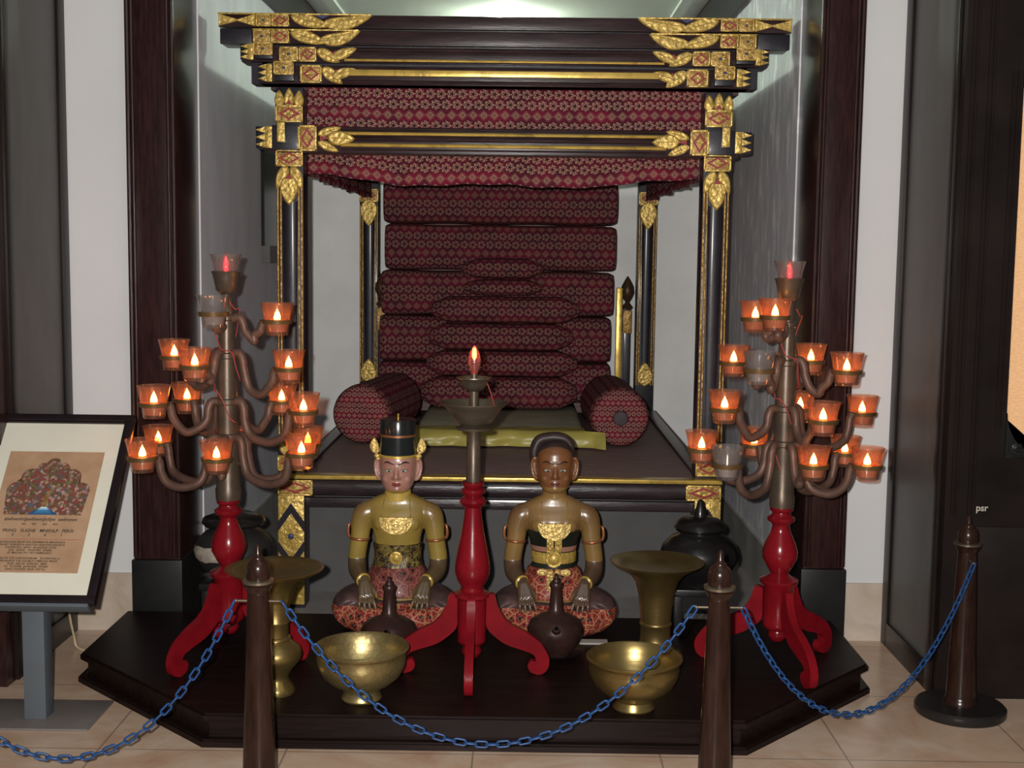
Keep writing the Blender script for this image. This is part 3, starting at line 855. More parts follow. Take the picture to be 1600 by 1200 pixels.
# deck, rails, boards
zd = P(790, 744, YB).z
bpart('deck', BX(BC-0.955, BC+0.955, YB+0.01, 8.1, zd-0.05, zd-0.004, 0.003), 'deck_wood')
hR = 0.975
bm = BX(BC-hR, BC+hR, YB-0.05, YB+0.01, zz(776), zz(750), 0.028)
bpart('front_rail', bm, 'rail_wood', smooth=60)
gl = BX(BC-hR-0.003, BC+hR+0.003, YB-0.056, YB+0.02, zz(749.5), zz(743.5), 0.003)
bpart('gilt_moulding', gl, 'gilding_plain')
for s in (-1, 1):
    e = Deco(); x0, x1 = BC+s*(hR-0.001), BC+s*(hR-0.155); sq_abs(e, min(x0, x1), max(x0, x1), zz(775), zz(751), YB-0.050, 'diamond', 0.006); flush(e, 'rail_end_carving')
    bpart('side_rail', BX(BC+s*0.90-0.03, BC+s*0.90+0.03, YB+0.05, 8.1, zd-0.12, zd+0.012, 0.004), 'bed_wood')
bpart('lower_board', BX(BC-0.87, BC+0.87, YB+0.03, YB+0.06, zz(799), zz(783), 0.012), 'rail_wood')
bpart('underbed_panel', BX(BC-0.90, BC+0.90, 5.9, 5.93, 0.0, zz(800)+0.05), 'underbed_board')

# valances
def valance_pt(x0, x1, z0, z1, Y, dirn='x', wob=0.010, seed=0):
    def f(u, v):
        t = x0+(x1-x0)*u
        w = wob*math.sin(t*19+seed)*(0.3+v)+wob*0.25*math.sin(t*41+seed*2)*v+0.0012*math.sin(t*90)*v
        edge = -0.042*(1-min(1, min(u, 1-u)*4))
        low = z1-0.006*math.sin(t*9+seed)-0.003*math.sin(t*31)-(edge if seed == 0 else 0)
        z = z0+(low-z0)*v
        return Vector((t, Y+w, z)) if dirn == 'x' else Vector((Y+w, t, z))
    return f
bm = grid(B(), 120, 14, valance_pt(BC-0.865, BC+0.865, zz(134), zz(288), YB+0.125), lambda u, v: (u*1.73, v*0.43))
bpart('front_valance', bm, 'batik_valance', smooth=180)
for s, sd in ((-1, 1.3), (1, 2.9)):
    bm = grid(B(), 100, 8, valance_pt(YB+0.15, 8.0, zz(134), 1.925, BC+s*0.862, 'y', 0.014, sd), lambda u, v: (u*2.4, v*0.43))
    bpart('side_valance', bm, 'batik_pillow', smooth=180)
bm = grid(B(), 60, 12, valance_pt(BC-0.66, BC+0.60, zz(134), 1.74, 7.98, 'x', 0.008, 0.7), lambda u, v: (u*1.68, v*0.7))
bpart('back_valance', bm, 'batik_pillow', smooth=180)
bpart('canopy_cloth', BX(BC-1.03, BC+1.03, YB+0.14, 8.0, zz(134)-0.012, zz(134)), 'sarong_top')  # canopy top cloth, widened past the valances to block alcove light leaks

# headboard behind the pillows
hb = empty('bed_headboard', (BC-0.03, 7.88, zd), 'gilded headboard with knob finials standing behind the stacked batik pillows', 'headboard')
for s in (-1, 1):
    x = (0.655 if s > 0 else -0.86)-hb.location.x
    obj('post', BX(x-0.022, x+0.022, 0.0, 0.05, 0, 0.66, 0.004), 'post_wood', hb)
    obj('post_band', BX(x-0.026, x+0.026, -0.006, 0.055, 0.50, 0.64, 0.004), 'gilding_dark', hb)
    obj('finial', lathe(B(), [(0.02, 0.64), (0.035, 0.66), (0.012, 0.69), (0.03, 0.72), (0.042, 0.75), (0.036, 0.79), (0.018, 0.825), (0.003, 0.85)], x, 0.024, 0, 16), 'finial_brown', hb)
    obj('side_panel', BX(min(x-s*0.03, x-s*0.07), max(x-s*0.03, x-s*0.07), 0.0, 0.03, 0, 0.78, 0.008), 'gilding_plain', hb)
obj('crest_board', BX(-0.69, 0.58, 0.02, 0.045, 0.0, 1.25, 0.01), 'deck_wood', hb)

# ---------------------------------------------------------------- pillows
def pillow(name, x0, x1, z0, z1, yf, depth, label, group, cat='pillow', ends=0.08, endk=0.45, off=0.0, nseg=28, pw=2.5, sag=0.0):
    H = z1-z0; L = x1-x0; bm = B(); lay = bm.loops.layers.uv.verify()
    cs = [(0.0, 0.02)]
    ts_ = [0, 0.004, 0.010, 0.020, 0.035, 0.055, 0.08]+[0.12+0.76*q/14 for q in range(15)]+[0.92, 0.945, 0.965, 0.98, 0.99, 0.996, 1]
    N = len(ts_)-1; rings = []; xs = []
    for i in range(N+1):
        t = ts_[i]; e = min(t, 1-t)*L
        if e < ends:
            k = endk+(1-endk)*(e/ends)**0.75
            if i in (0, N): k = endk*0.80
        else: k = 1.0
        x = -L/2+L*t; ring = []
        kk = k*(1+0.02*math.sin(t*17+off))
        for j in range(nseg):
            a = 2*PI*j/nseg; c, s_ = math.cos(a), math.sin(a)
            yy = depth/2*kk*abs(c)**(2/pw)*(1 if c >= 0 else -1); zp = H/2*kk*abs(s_)**(2/pw)*(1 if s_ >= 0 else -1)
            ring.append(bm.verts.new((x, yy, zp+H/2)))
        rings.append(ring); xs.append(x)
    cum = [0.0]
    for j in range(nseg):
        cum.append(cum[-1]+(rings[N//2][(j+1) % nseg].co-rings[N//2][j].co).length)
    for i in range(N):
        for j in range(nseg):
            k = (j+1) % nseg
            f = bm.faces.new((rings[i][j], rings[i+1][j], rings[i+1][k], rings[i][k]))
            for l, (q, w) in zip(f.loops, ((i, j), (i+1, j), (i+1, j+1), (i, j+1))):
                l[lay].uv = (xs[q]+off, cum[w]+off*0.37)
    bm.faces.new(rings[0][::-1]); bm.faces.new(rings[-1])
    o = obj(name, bm, 'batik_pillow', None, 60, (0.5*(x0+x1), yf+depth/2, z0))
    return tag(o, label, cat, group)
YP = 7.50
def zp(py, Y=YP): return P(778, py, Y).z
def xp(px, py=450, Y=YP): return P(px, py, Y).x
rows = [(597, 964, 272, 350, 'topmost long maroon batik pillow of the back stack, just under the valance'),
        (599, 963, 351, 423, 'second long maroon batik pillow from the top of the back stack'),
        (594, 960, 424, 494, 'long maroon batik pillow in the middle of the back stack, behind the narrow pillows'),
        (591, 957, 495, 567, 'second long maroon batik pillow from the bottom of the back stack'),
        (591, 957, 568, 634, 'lowest long maroon batik pillow of the back stack, between the bolsters')]
for i, (a, b, t, u, lab) in enumerate(rows):
    z0 = zp(u) if i < 4 else zd+0.10
    pillow('long_pillow', xp(a), xp(b), z0+0.0005, zp(t), YP+0.012*(i % 2), 0.36, lab, 'long batik pillows stacked at the back of the bed', ends=0.03, endk=0.90, off=i*0.31, pw=5.5)
YQ = 7.27
small = [(719, 848, 404, 436, 'small maroon batik pillow at the top of the narrow front stack'),
         (722, 848, 437, 463, 'thin maroon batik pillow second from the top of the narrow front stack'),
         (672, 907, 464, 506, 'maroon batik pillow third from the top of the front stack, the first wide one'),
         (668, 897, 507, 549, 'maroon batik pillow fourth from the top of the front stack'),
         (665, 905, 550, 590, 'maroon batik pillow second from the bottom of the front stack'),
         (655, 905, 591, 631, 'lowest maroon batik pillow of the front stack, on the mattress edge')]
for i, (a, b, t, u, lab) in enumerate(small):
    z0 = zp(u, YQ) if i < 5 else zd+0.086
    pillow('batik_pillow', xp(a, 500, YQ), xp(b, 500, YQ), z0+0.001, zp(t, YQ), YQ+(0.02 if i < 2 else 0), 0.225, lab, 'smaller batik pillows stacked in front', ends=0.10, endk=0.35, off=i*0.41+0.1, pw=3.4)

def bolster(x0, y0, x1, y1, r, label, cap):
    a = Vector((x0, y0, 0)); b = Vector((x1, y1, 0)); d = b-a; L = d.length
    rz = math.atan2(d.y, d.x)-PI/2
    bm = B(); lay = bm.loops.layers.uv.verify(); N = 16; n = 40; rings = []
    prof = [(0.0, r*0.93), (0.02, r)]+[(0.02+(L-0.05)*i/N, r*(1+0.015*math.sin(i*1.7))) for i in range(1, N+1)]+[(L-0.012, r*0.9), (L, r*0.6)]
    for (y, rr) in prof:
        rings.append([bm.verts.new((rr*math.cos(2*PI*k/n), y, r+rr*math.sin(2*PI*k/n))) for k in range(n)])
    for i in range(len(prof)-1):
        for k in range(n):
            j = (k+1) % n; f = bm.faces.new((rings[i][k], rings[i+1][k], rings[i+1][j], rings[i][j]))
            for l, (q, w) in zip(f.loops, ((i, k), (i+1, k), (i+1, k+1), (i, k+1))):
                l[lay].uv = (prof[q][0], 2*PI*r*w/n)
    bm.faces.new(rings[-1])
    o = obj('bolster', bm, 'batik_pillow', None, 60, (x0, y0, zd), (0, 0, rz)); tag(o, label, 'bolster', 'cylindrical batik bolsters beside the mattress')
    bm = B(); lay = bm.loops.layers.uv.verify(); rs = [0.02, 0.3, 0.55, 0.75, 0.88, 0.96, 0.935]; ys = [-0.022, -0.030, -0.030, -0.026, -0.018, -0.004, 0.004]
    prev = None
    for q, (rr, yy) in enumerate(zip(rs, ys)):
        ring = [bm.verts.new((rr*r*math.cos(2*PI*k/n), yy+0.003*math.cos(k*4.5)*(q in (1, 2, 3)), r+rr*r*math.sin(2*PI*k/n))) for k in range(n)]
        if prev:
            for k in range(n):
                j = (k+1) % n; f = bm.faces.new((prev[k], prev[j], ring[j], ring[k]))
                for l in f.loops: l[lay].uv = (l.vert.co.x, l.vert.co.z)
        else: bm.faces.new(ring[::-1])
        prev = ring
    obj('bolster_end', bm, 'batik_end', o, 180)
    if cap:
        obj('end_disc', lathe(B(), [(0.001, -0.004), (0.034, -0.002), (0.040, 0.006), (0.040, 0.02)], 0, 0, 0, 20), 'cloth_disc', o, loc=(0, -0.034, r), rot=(-PI/2, 0, 0)) 
simple('cloth_disc', (0.055, 0.04, 0.045), 0.6)
bolster(P(564, 655, 6.5).x, 6.5, -0.70, 7.22, 0.152, 'dark batik bolster on the left of the mattress with a gathered floral end', False)
bolster(P(967, 663, 6.5).x+0.005, 6.5, 0.495, 7.22, 0.152, 'dark batik bolster on the right of the mattress with a plain disc on its end', True)
# mattress
mx0, mx1 = -0.54, 0.335
mt = obj('mattress', BX(mx0, mx1, 6.47, 7.86, zd-0.003, zd+0.082, 0.03), 'satin_olive', None, 60); tag(mt, 'thin olive satin mattress laid flat between the two batik bolsters', 'mattress')
def skirt(u, v):
    x = mx0-0.015+(mx1-mx0+0.10*(v > 0.35)+0.015)*u
    w = 0.010*math.sin(x*21+3*v)+0.007*math.sin(x*9+2)+0.005*math.sin(x*47+5*v)
    if v < 0.4:
        t = v/0.4; y = 6.60-0.13*t; z = zd+0.086+0.002*math.sin(x*30+t*4)
    else:
        t = (v-0.4)/0.6; y = 6.458-0.055*t-0.012*math.sin(PI*t*1.5)+w*t; z = zd+0.085-0.076*t+0.003*math.sin(x*14)*t*(1-t)*4
    if u > 0.94: y -= 0.05*(u-0.94)/0.06*(0.4+v)
    return Vector((x, y, z))
obj('satin_border', grid(B(), 120, 20, skirt, lambda u, v: (u, v*0.2)), 'satin_gold', mt, 180)

# ================================================================ candelabra
PZ = 0.11
def leg_bm(k=1.0, th=0.030):
    up = catmull([(0.050, 0, 0.285), (0.078, 0, 0.29), (0.092, 0, 0.245), (0.125, 0, 0.190), (0.19, 0, 0.155), (0.245, 0, 0.115), (0.276, 0, 0.06), (0.268, 0, 0.015), (0.243, 0, 0.0)], 4)
    lo = catmull([(0.243, 0, 0.0), (0.214, 0, 0.006), (0.200, 0, 0.030), (0.212, 0, 0.052), (0.232, 0, 0.046), (0.226, 0, 0.070), (0.185, 0, 0.088), (0.125, 0, 0.108), (0.085, 0, 0.135), (0.055, 0, 0.165), (0.050, 0, 0.19)], 4)[1:]
    poly = [(p.x*k, p.z) for p in up+lo]
    bm = B(); a = [bm.verts.new((x, -th/2, z)) for x, z in poly]; b = [bm.verts.new((x, th/2, z)) for x, z in poly]
    for i in range(len(poly)):
        j = (i+1) % len(poly); bm.faces.new((a[i], a[j], b[j], b[i]))
    f1 = bm.faces.new(a[::-1]); f2 = bm.faces.new(b)
    bmesh.ops.bevel(bm, geom=list(f1.edges)+list(f2.edges), offset=0.003, segments=2, affect='EDGES', clamp_overlap=True)
    bmesh.ops.triangulate(bm, faces=[f for f in bm.faces if len(f.verts) > 4])
    return bm
def rotz(bm, a, loc=(0, 0, 0)):
    bmesh.ops.rotate(bm, verts=bm.verts[:], cent=(0, 0, 0), matrix=Matrix.Rotation(a, 3, 'Z'))
    bmesh.ops.translate(bm, verts=bm.verts[:], vec=loc); return bm

def turned_base(root, angles, k=1.0, prof=None):
    obj('turned_pedestal', lathe(B(), prof, n=36), 'red_paint', root, 50)
    for a in angles: obj('leg', rotz(leg_bm(k), a), 'red_leg', root, 45)

# one glass cup with a bulb: local origin at the cup's bottom
def cup_bm():
    o = [(0.006, 0.0), (0.036, 0.0), (0.039, 0.006), (0.0445, 0.045), (0.049, 0.075), (0.0555, 0.106), (0.059, 0.115)]
    i = [(0.0565, 0.114), (0.0465, 0.077), (0.0415, 0.047), (0.035, 0.012), (0.004, 0.010)]
    return lathe(B(), o+i, n=40, cap=True, ribs=20, ribamp=0.012)
def make_cup(lit):
    o = obj('glass_cup', cup_bm(), 'glass_lit' if lit else 'glass_clear', None, 60)
    obj('cup_filling', lathe(B(), [(0.004, 0.0115), (0.0345, 0.0125), (0.0408, 0.043), (0.038, 0.044), (0.004, 0.044)], n=24), 'cup_wax' if lit else 'cup_wax_clear', o, 60)
    if lit:
        obj('bulb_flame', lathe(B(), [(0.003, 0.046), (0.010, 0.052), (0.0125, 0.062), (0.009, 0.076), (0.003, 0.088), (0.0005, 0.094)], n=12), 'flame_glow', o, 180)
        obj('bulb_halo', lathe(B(), [(0.016, 0.0455), (0.0165, 0.050), (0.012, 0.056), (0.011, 0.0562)], n=14), 'flame_halo', o, 180)  # ring whose emission imitates the glow halo round the bulb
    return o
CUPS = {}
def place_cup(loc, lit, label, group):
    if lit not in CUPS:
        o = make_cup(lit); CUPS[lit] = o; o.location = loc
    else:
        o = dup(CUPS[lit], loc)
    o.rotation_euler = (0, 0, random.random()*6)
    tag(o, label, 'candle cup', group); return o

def ZM(z): return 0.0413+0.9723*z
def tree(name, cx, cy, label, angles, cups, group, top_label, topcup, levels, legk=1.09):
    t = empty(name, (cx, cy, PZ), label, 'candelabrum')
    turned_base(t, angles, legk, [(r_*0.97, ZM(z_)) for r_, z_ in [(0.008, 0.045), (0.026, 0.055), (0.036, 0.075), (0.030, 0.092), (0.050, 0.10), (0.058, 0.115), (0.056, 0.125), (0.056, 0.262), (0.070, 0.275), (0.072, 0.288), (0.050, 0.298), (0.032, 0.310),
        (0.044, 0.330), (0.064, 0.368), (0.066, 0.392), (0.056, 0.428), (0.038, 0.466), (0.031, 0.492), (0.034, 0.500), (0.050, 0.510), (0.052, 0.522), (0.036, 0.532), (0.034, 0.542), (0.043, 0.550), (0.044, 0.562), (0.02, 0.565)]])
    prof = [(0.044, 0.562), (0.046, 0.60), (0.043, 0.61), (0.041, 0.74)]
    for z, r in ((0.80, 0.040), (0.93, 0.037), (1.10, 0.032), (1.24, 0.025)):
        prof += [(r+0.001, z-0.012), (r+0.006, z-0.008), (r+0.006, z+0.008), (r, z+0.012)]
    prof += [(0.019, 1.33), (0.02, 1.335)]
    obj('column', lathe(B(), [(r_, ZM(z_)) for r_, z_ in prof], n=28), 'tube_bronze', t, 50)
    obj('top_socket', lathe(B(), [(r_, ZM(z_)) for r_, z_ in [(0.019, 1.325), (0.036, 1.34), (0.044, 1.38), (0.050, 1.402), (0.053, 1.408), (0.046, 1.410), (0.040, 1.385), (0.004, 1.37)]], n=28), 'tube_bronze', t, 50)
    # top cup
    c = obj('glass_cup', lathe(B(), [(0.006, 0.0), (0.036, 0.0), (0.041, 0.03), (0.044, 0.055), (0.054, 0.092), (0.057, 0.097), (0.053, 0.096), (0.041, 0.058), (0.036, 0.03), (0.030, 0.006), (0.004, 0.004)], n=40, ribs=20, ribamp=0.012), 'glass_clear', None, 60, (cx, cy, PZ+ZM(1.372)))
    tag(c, top_label, 'candle cup', group)
    b = obj('candle_bulb', lathe(B(), [(0.008, 0.006), (0.010, 0.02), (0.018, 0.035), (0.020, 0.055), (0.012, 0.085), (0.002, 0.105)], n=16), 'bulb_glass', c, 180)
    f = obj('red_filament', lathe(B(), [(0.004, 0.03), (0.008, 0.045), (0.009, 0.06), (0.005, 0.08), (0.001, 0.09)], n=10), 'red_filament', b, 180)
    # arms and cups
    rad0 = 0.03
    for (px, py, sgn, R, lit, lev, lab) in cups:
        # rim centre at photo row py; the cup stands R from the column, in front (sgn -1) or behind (+1)
        dx = P(px, py, cy).x-cx
        R = max(R, abs(dx)*1.02); dy = sgn*math.sqrt(max(0, R*R-dx*dx))
        p = P(px, py, cy+dy); x = p.x-cx; y = dy; zrim = p.z-PZ
        zc = zrim-0.115; zr = zc+0.048
        hd = math.hypot(x, y); ux, uy = x/hd, y/hd
        place_cup((cx+x, cy+y, PZ+zc), lit, lab, group)
        hub = levels[lev]
        rc = 0.036-0.012*(hub-0.6)/0.7
        e = hd-0.054
        dip = min(0.155, 0.45*e+0.03)
        zlow = min(hub, zr)-dip*0.80
        pts = [(rc*0.6, hub), (rc+0.025, hub+0.006), (rc+0.040, hub-0.02), (rc+0.045, hub-dip*0.45), (rc+0.055+0.06*e, zlow+0.018), (0.5*(rc+0.05+e), zlow), (e-0.035, zlow+0.022), (e-0.012, zr-dip*0.38), (e-0.006, zr-0.02), (e+0.004, zr)]
        bm = B(); stube(bm, [(r*ux, r*uy, z) for r, z in pts], 0.0155, 12, 4)
        arm = obj('arm', bm, 'arm_bronze', t, 60)
        rg = lathe(B(), [(0.0452, -0.0075), (0.0515, -0.0075), (0.0535, 0.0075), (0.0468, 0.0075), (0.0452, -0.0075)], x, y, zr, 28, cap=False)
        obj('cup_ring', rg, 'ring_brass', arm, 40)
    # wiring
    for q in range(5):
        a = q*1.3; zc = 0.80+0.13*q; r = 0.045
        pts = [(r*math.cos(a+k*0.5)*(1+0.08*math.sin(k*2+q)), r*math.sin(a+k*0.5)*(1+0.08*math.sin(k*2+q))-0.004, zc-0.03*k+0.02*math.sin(k*1.7+q)) for k in range(7)]
        obj('cable', stube(B(), pts, 0.0022, 6, 4), 'cable_red', t, 180)
    pts = [(0.03, -0.03, 0.74), (0.08, -0.05, 0.70), (0.13, -0.05, 0.665), (0.19, -0.03, 0.665), (0.22, -0.01, 0.70)]
    obj('cable', stube(B(), pts, 0.0025, 6, 4), 'arm_bronze', t, 180)
    return t
LV = [ZM(1.235), ZM(1.105), ZM(0.925), ZM(0.790)]
CL = P(357, 800, 4.57)
gL = 'glass cups on the left candelabrum'
left_cups = [
 (333, 461, -1, 0.10, False, 0, 'clear unlit glass cup at the upper left of the left candelabrum'),
 (433, 473, -1, 0.18, True, 0, 'glowing glass cup at the upper right of the left candelabrum, just below its top'),
 (272, 530, 1, 0.24, True, 1, 'glowing glass cup tucked behind another, left side of the left candelabrum second tier'),
 (304, 543, -1, 0.20, True, 1, 'glowing glass cup in front of its neighbour, left candelabrum, second tier, left side'),
 (451, 547, -1, 0.24, True, 1, 'glowing glass cup alone on the right side of the second tier of the left candelabrum'),
 (240, 602, -1, 0.30, True, 2, 'outermost glowing glass cup on the left of the third tier of the left candelabrum'),
 (292, 598, 1, 0.26, True, 2, 'inner glowing glass cup on the left of the third tier of the left candelabrum'),
 (440, 600, 1, 0.28, True, 2, 'inner glowing glass cup on the right of the third tier of the left candelabrum'),
 (474, 614, -1, 0.30, True, 2, 'outermost glowing glass cup on the right of the third tier of the left candelabrum'),
 (247, 665, 1, 0.34, True, 3, 'glowing glass cup behind and right of the lowest leftmost cup on the left candelabrum'),
 (222, 686, -1, 0.36, True, 3, 'lowest leftmost glowing glass cup on the left candelabrum, beside the framed sign'),
 (338, 688, -1, 0.20, True, 3, 'lowest glowing glass cup in front of the column of the left candelabrum'),
 (373, 668, 1, 0.30, True, 3, 'glowing glass cup half hidden behind the column of the left candelabrum'),
 (471, 680, -1, 0.33, True, 3, 'lowest rightmost glowing glass cup on the left candelabrum, the nearer of two'),
 (481, 667, 1, 0.34, True, 3, 'glowing glass cup behind the lowest rightmost one on the left candelabrum'),
]
tree('tiered_candelabrum', CL.x, 4.57, 'tall red and bronze tiered candelabrum on the left, beside the framed sign', [math.radians(a) for a in (-121, -6, 114)], left_cups, gL,
     'clear glass cup with a red bulb at the very top of the left candelabrum', None, LV)
CR = P(1221, 800, 4.57)
gR = 'glass cups on the right candelabrum'
right_cups = [
 (1181, 470, 1, 0.14, True, 0, 'glowing glass cup behind and left of its neighbour near the top of the right candelabrum'),
 (1212, 466, -1, 0.10, True, 0, 'glowing glass cup just under the top cup of the right candelabrum'),
 (1147, 539, 1, 0.22, True, 1, 'glowing glass cup on the left side of the second tier of the right candelabrum'),
 (1187, 549, -1, 0.18, False, 1, 'clear unlit glass cup in the second tier of the right candelabrum'),
 (1268, 537, 1, 0.20, True, 1, 'inner glowing glass cup on the right of the second tier of the right candelabrum'),
 (1324, 551, -1, 0.25, True, 1, 'outer glowing glass cup on the right of the second tier of the right candelabrum'),
 (1133, 610, -1, 0.24, True, 2, 'glowing glass cup on the left side of the third tier of the right candelabrum'),
 (1251, 612, 1, 0.26, True, 2, 'glowing glass cup partly behind another in the third tier of the right candelabrum'),
 (1287, 628, -1, 0.26, True, 2, 'glowing glass cup in front, middle of the third tier of the right candelabrum'),
 (1348, 618, 1, 0.33, True, 2, 'rightmost glowing glass cup of the third tier of the right candelabrum, against the white pier'),
 (1097, 673, -1, 0.31, True, 3, 'lowest leftmost glowing glass cup on the right candelabrum, before the bed post'),
 (1137, 697, -1, 0.30, False, 3, 'clear unlit glass cup low on the left side of the right candelabrum'),
 (1179, 668, 1, 0.26, True, 3, 'glowing glass cup half hidden behind an arm low on the right candelabrum'),
 (1272, 698, -1, 0.24, True, 3, 'glowing glass cup low on the right candelabrum, nearest its column'),
 (1321, 681, 1, 0.32, True, 3, 'glowing glass cup behind the lowest rightmost one on the right candelabrum'),
 (1356, 699, -1, 0.34, True, 3, 'lowest rightmost glowing glass cup on the right candelabrum'),
]
tree('tiered_candelabrum', CR.x, 4.57, 'tall red and bronze tiered candelabrum on the right, before the white pier', [math.radians(a) for a in (162, -76, 38)], right_cups, gR,
     'clear glass cup with a red bulb at the very top of the right candelabrum', None, LV)

# centre candelabrum with a single bulb
cc = P(737, 1000, 4.43)
t = empty('pedestal_lamp', (cc.x, 4.43, PZ), 'red turned pedestal lamp with brass drip pans and one red-tipped bulb between the statues', 'lamp')
turned_base(t, [-PI/2, 0, PI, PI/2], 1.0, [(0.008, 0.055), (0.028, 0.062), (0.037, 0.083), (0.028, 0.102), (0.048, 0.112), (0.052, 0.122), (0.050, 0.128), (0.050, 0.272), (0.062, 0.280), (0.062, 0.292), (0.042, 0.302), (0.040, 0.318),
   (0.052, 0.335), (0.062, 0.365), (0.062, 0.395), (0.054, 0.44), (0.040, 0.51), (0.031, 0.57), (0.029, 0.600), (0.042, 0.608), (0.048, 0.620), (0.042, 0.632), (0.030, 0.637), (0.034, 0.645), (0.042, 0.652), (0.042, 0.664), (0.030, 0.670), (0.038, 0.678), (0.040, 0.690), (0.02, 0.692)])
obj('brass_stem', lathe(B(), [(0.026, 0.690), (0.024, 0.876), (0.02, 0.88)], n=24), 'tube_bronze', t, 50)
obj('drip_pan', lathe(B(), [(0.022, 0.872), (0.060, 0.874), (0.064, 0.882), (0.040, 0.888), (0.050, 0.895), (0.066, 0.902), (0.084, 0.928), (0.100, 0.952), (0.120, 0.966), (0.121, 0.970), (0.096, 0.962), (0.070, 0.930), (0.004, 0.925)], n=40), 'pan_brass', t, 50)
obj('upper_stem', lathe(B(), [(0.017, 0.924), (0.017, 1.010), (0.01, 1.012)], n=20), 'tube_bronze', t, 50)
obj('upper_pan', lathe(B(), [(0.016, 1.008), (0.030, 1.014), (0.045, 1.030), (0.052, 1.050), (0.062, 1.054), (0.062, 1.058), (0.048, 1.054), (0.03, 1.03), (0.003, 1.028)], n=36), 'pan_brass', t, 50)
obj('bulb_socket', lathe(B(), [(0.010, 1.028), (0.012, 1.07), (0.008, 1.072)], n=16), 'pan_brass', t, 50)
bb = obj('candle_bulb', lathe(B(), [(0.010, 1.066), (0.017, 1.085), (0.0225, 1.105), (0.0225, 1.122), (0.016, 1.145), (0.006, 1.165), (0.001, 1.170)], n=20), 'bulb_glass', t, 180)
obj('red_filament', lathe(B(), [(0.002, 1.118), (0.007, 1.126), (0.0085, 1.136), (0.0075, 1.146), (0.006, 1.158), (0.001, 1.162)], n=10), 'red_filament_hot', bb, 180)
obj('cable', stube(B(), [(0.045, -0.01, 1.04), (0.06, -0.01, 1.0), (0.072, -0.005, 0.955)], 0.0022, 6, 4), 'cable_red', t, 180)

# ================================================================ brass vessels
def single(name, bm, mat, px, py, Y, label, cat, group=None, smooth=45, z=PZ):
    p = P(px, py, Y); o = obj(name, bm, mat, None, smooth, (p.x, Y, z)); return tag(o, label, cat, group)
gS = 'trumpet-mouthed brass spittoons'
single('brass_spittoon', lathe(B(), [(0.02, 0.0), (0.064, 0.0), (0.067, 0.010), (0.060, 0.025), (0.046, 0.045), (0.044, 0.060), (0.060, 0.085), (0.085, 0.115), (0.090, 0.135), (0.082, 0.158), (0.056, 0.178), (0.050, 0.184), (0.054, 0.188), (0.052, 0.194),
   (0.045, 0.198), (0.046, 0.240), (0.049, 0.244), (0.049, 0.250), (0.046, 0.254), (0.050, 0.31), (0.060, 0.350), (0.085, 0.385), (0.125, 0.405), (0.160, 0.424), (0.166, 0.430), (0.160, 0.432), (0.13, 0.420), (0.09, 0.408), (0.03, 0.402), (0.003, 0.402)], n=56), 'brass', 430, 1000, 4.2,
   'tall brass spittoon with round belly and wide flat mouth behind the left stanchion', 'spittoon', gS)
single('brass_spittoon', lathe(B(), [(0.02, 0.0), (0.100, 0.0), (0.104, 0.012), (0.092, 0.030), (0.070, 0.045), (0.060, 0.060), (0.056, 0.075), (0.056, 0.125), (0.060, 0.129), (0.060, 0.136), (0.056, 0.140), (0.060, 0.19), (0.066, 0.24), (0.078, 0.29), (0.100, 0.320), (0.140, 0.345), (0.170, 0.360), (0.174, 0.366), (0.168, 0.367), (0.13, 0.350), (0.08, 0.338), (0.003, 0.335)], n=56), 'brass', 1025, 950, 4.63,
   'brass spittoon with straight trumpet body and wide flat mouth right of the seated woman statue', 'spittoon', gS)
bowl = [(0.02, 0.0), (0.064, 0.0), (0.068, 0.006), (0.064, 0.014), (0.060, 0.030), (0.066, 0.040), (0.098, 0.056), (0.128, 0.082), (0.145, 0.115), (0.149, 0.140), (0.147, 0.158), (0.152, 0.166), (0.158, 0.172), (0.159, 0.179), (0.154, 0.184), (0.146, 0.178), (0.139, 0.145), (0.128, 0.105), (0.09, 0.068), (0.04, 0.054), (0.003, 0.052)]
gB = 'round brass bowls on the platform'
single('brass_bowl', lathe(B(), bowl, n=56), 'brass_engraved', 565, 1070, 4.15, 'dark engraved brass bowl at the left front of the platform', 'bowl', gB)
single('brass_bowl', lathe(B(), [(r*(1.0 if z > 0.05 else 1.03), z*0.97) for r, z in bowl], n=56), 'brass', 990, 1080, 4.10, 'shiny plain brass bowl at the right front of the platform', 'bowl', gB)

def kendi(px, Y, z, label):
    p = P(px, 980, Y)
    o = obj('clay_water_flask', lathe(B(), [(0.02, 0.0), (0.055, 0.0), (0.062, 0.012), (0.088, 0.045), (0.104, 0.080), (0.105, 0.098), (0.094, 0.124), (0.064, 0.144), (0.034, 0.155), (0.026, 0.170), (0.0225, 0.215), (0.020, 0.245), (0.024, 0.252), (0.026, 0.262), (0.022, 0.270), (0.015, 0.268)], n=40), 'clay', None, 50, (p.x, Y, z))
    tag(o, label, 'water flask', 'clay water flasks')
    obj('spout', stube(B(), [(0, -0.075, 0.105), (0, -0.098, 0.115), (0, -0.112, 0.126)], [0.024, 0.016, 0.012], 14, 4), 'clay', o, 60)
    obj('spout_opening', lathe(B(), [(0.002, 0.0), (0.0085, 0.0), (0.0085, 0.0015)], n=12), 'dark_hole', o, loc=(0, -0.1125, 0.1265), rot=(PI*0.38, 0, 0))
    obj('stopper', lathe(B(), [(0.004, 0.262), (0.014, 0.264), (0.017, 0.272), (0.012, 0.284), (0.006, 0.290), (0.008, 0.298), (0.002, 0.303)], n=16), 'clay', o, 60)
    return o
kendi(608, 4.60, PZ, 'dark long-necked clay water flask behind the left brass bowl')
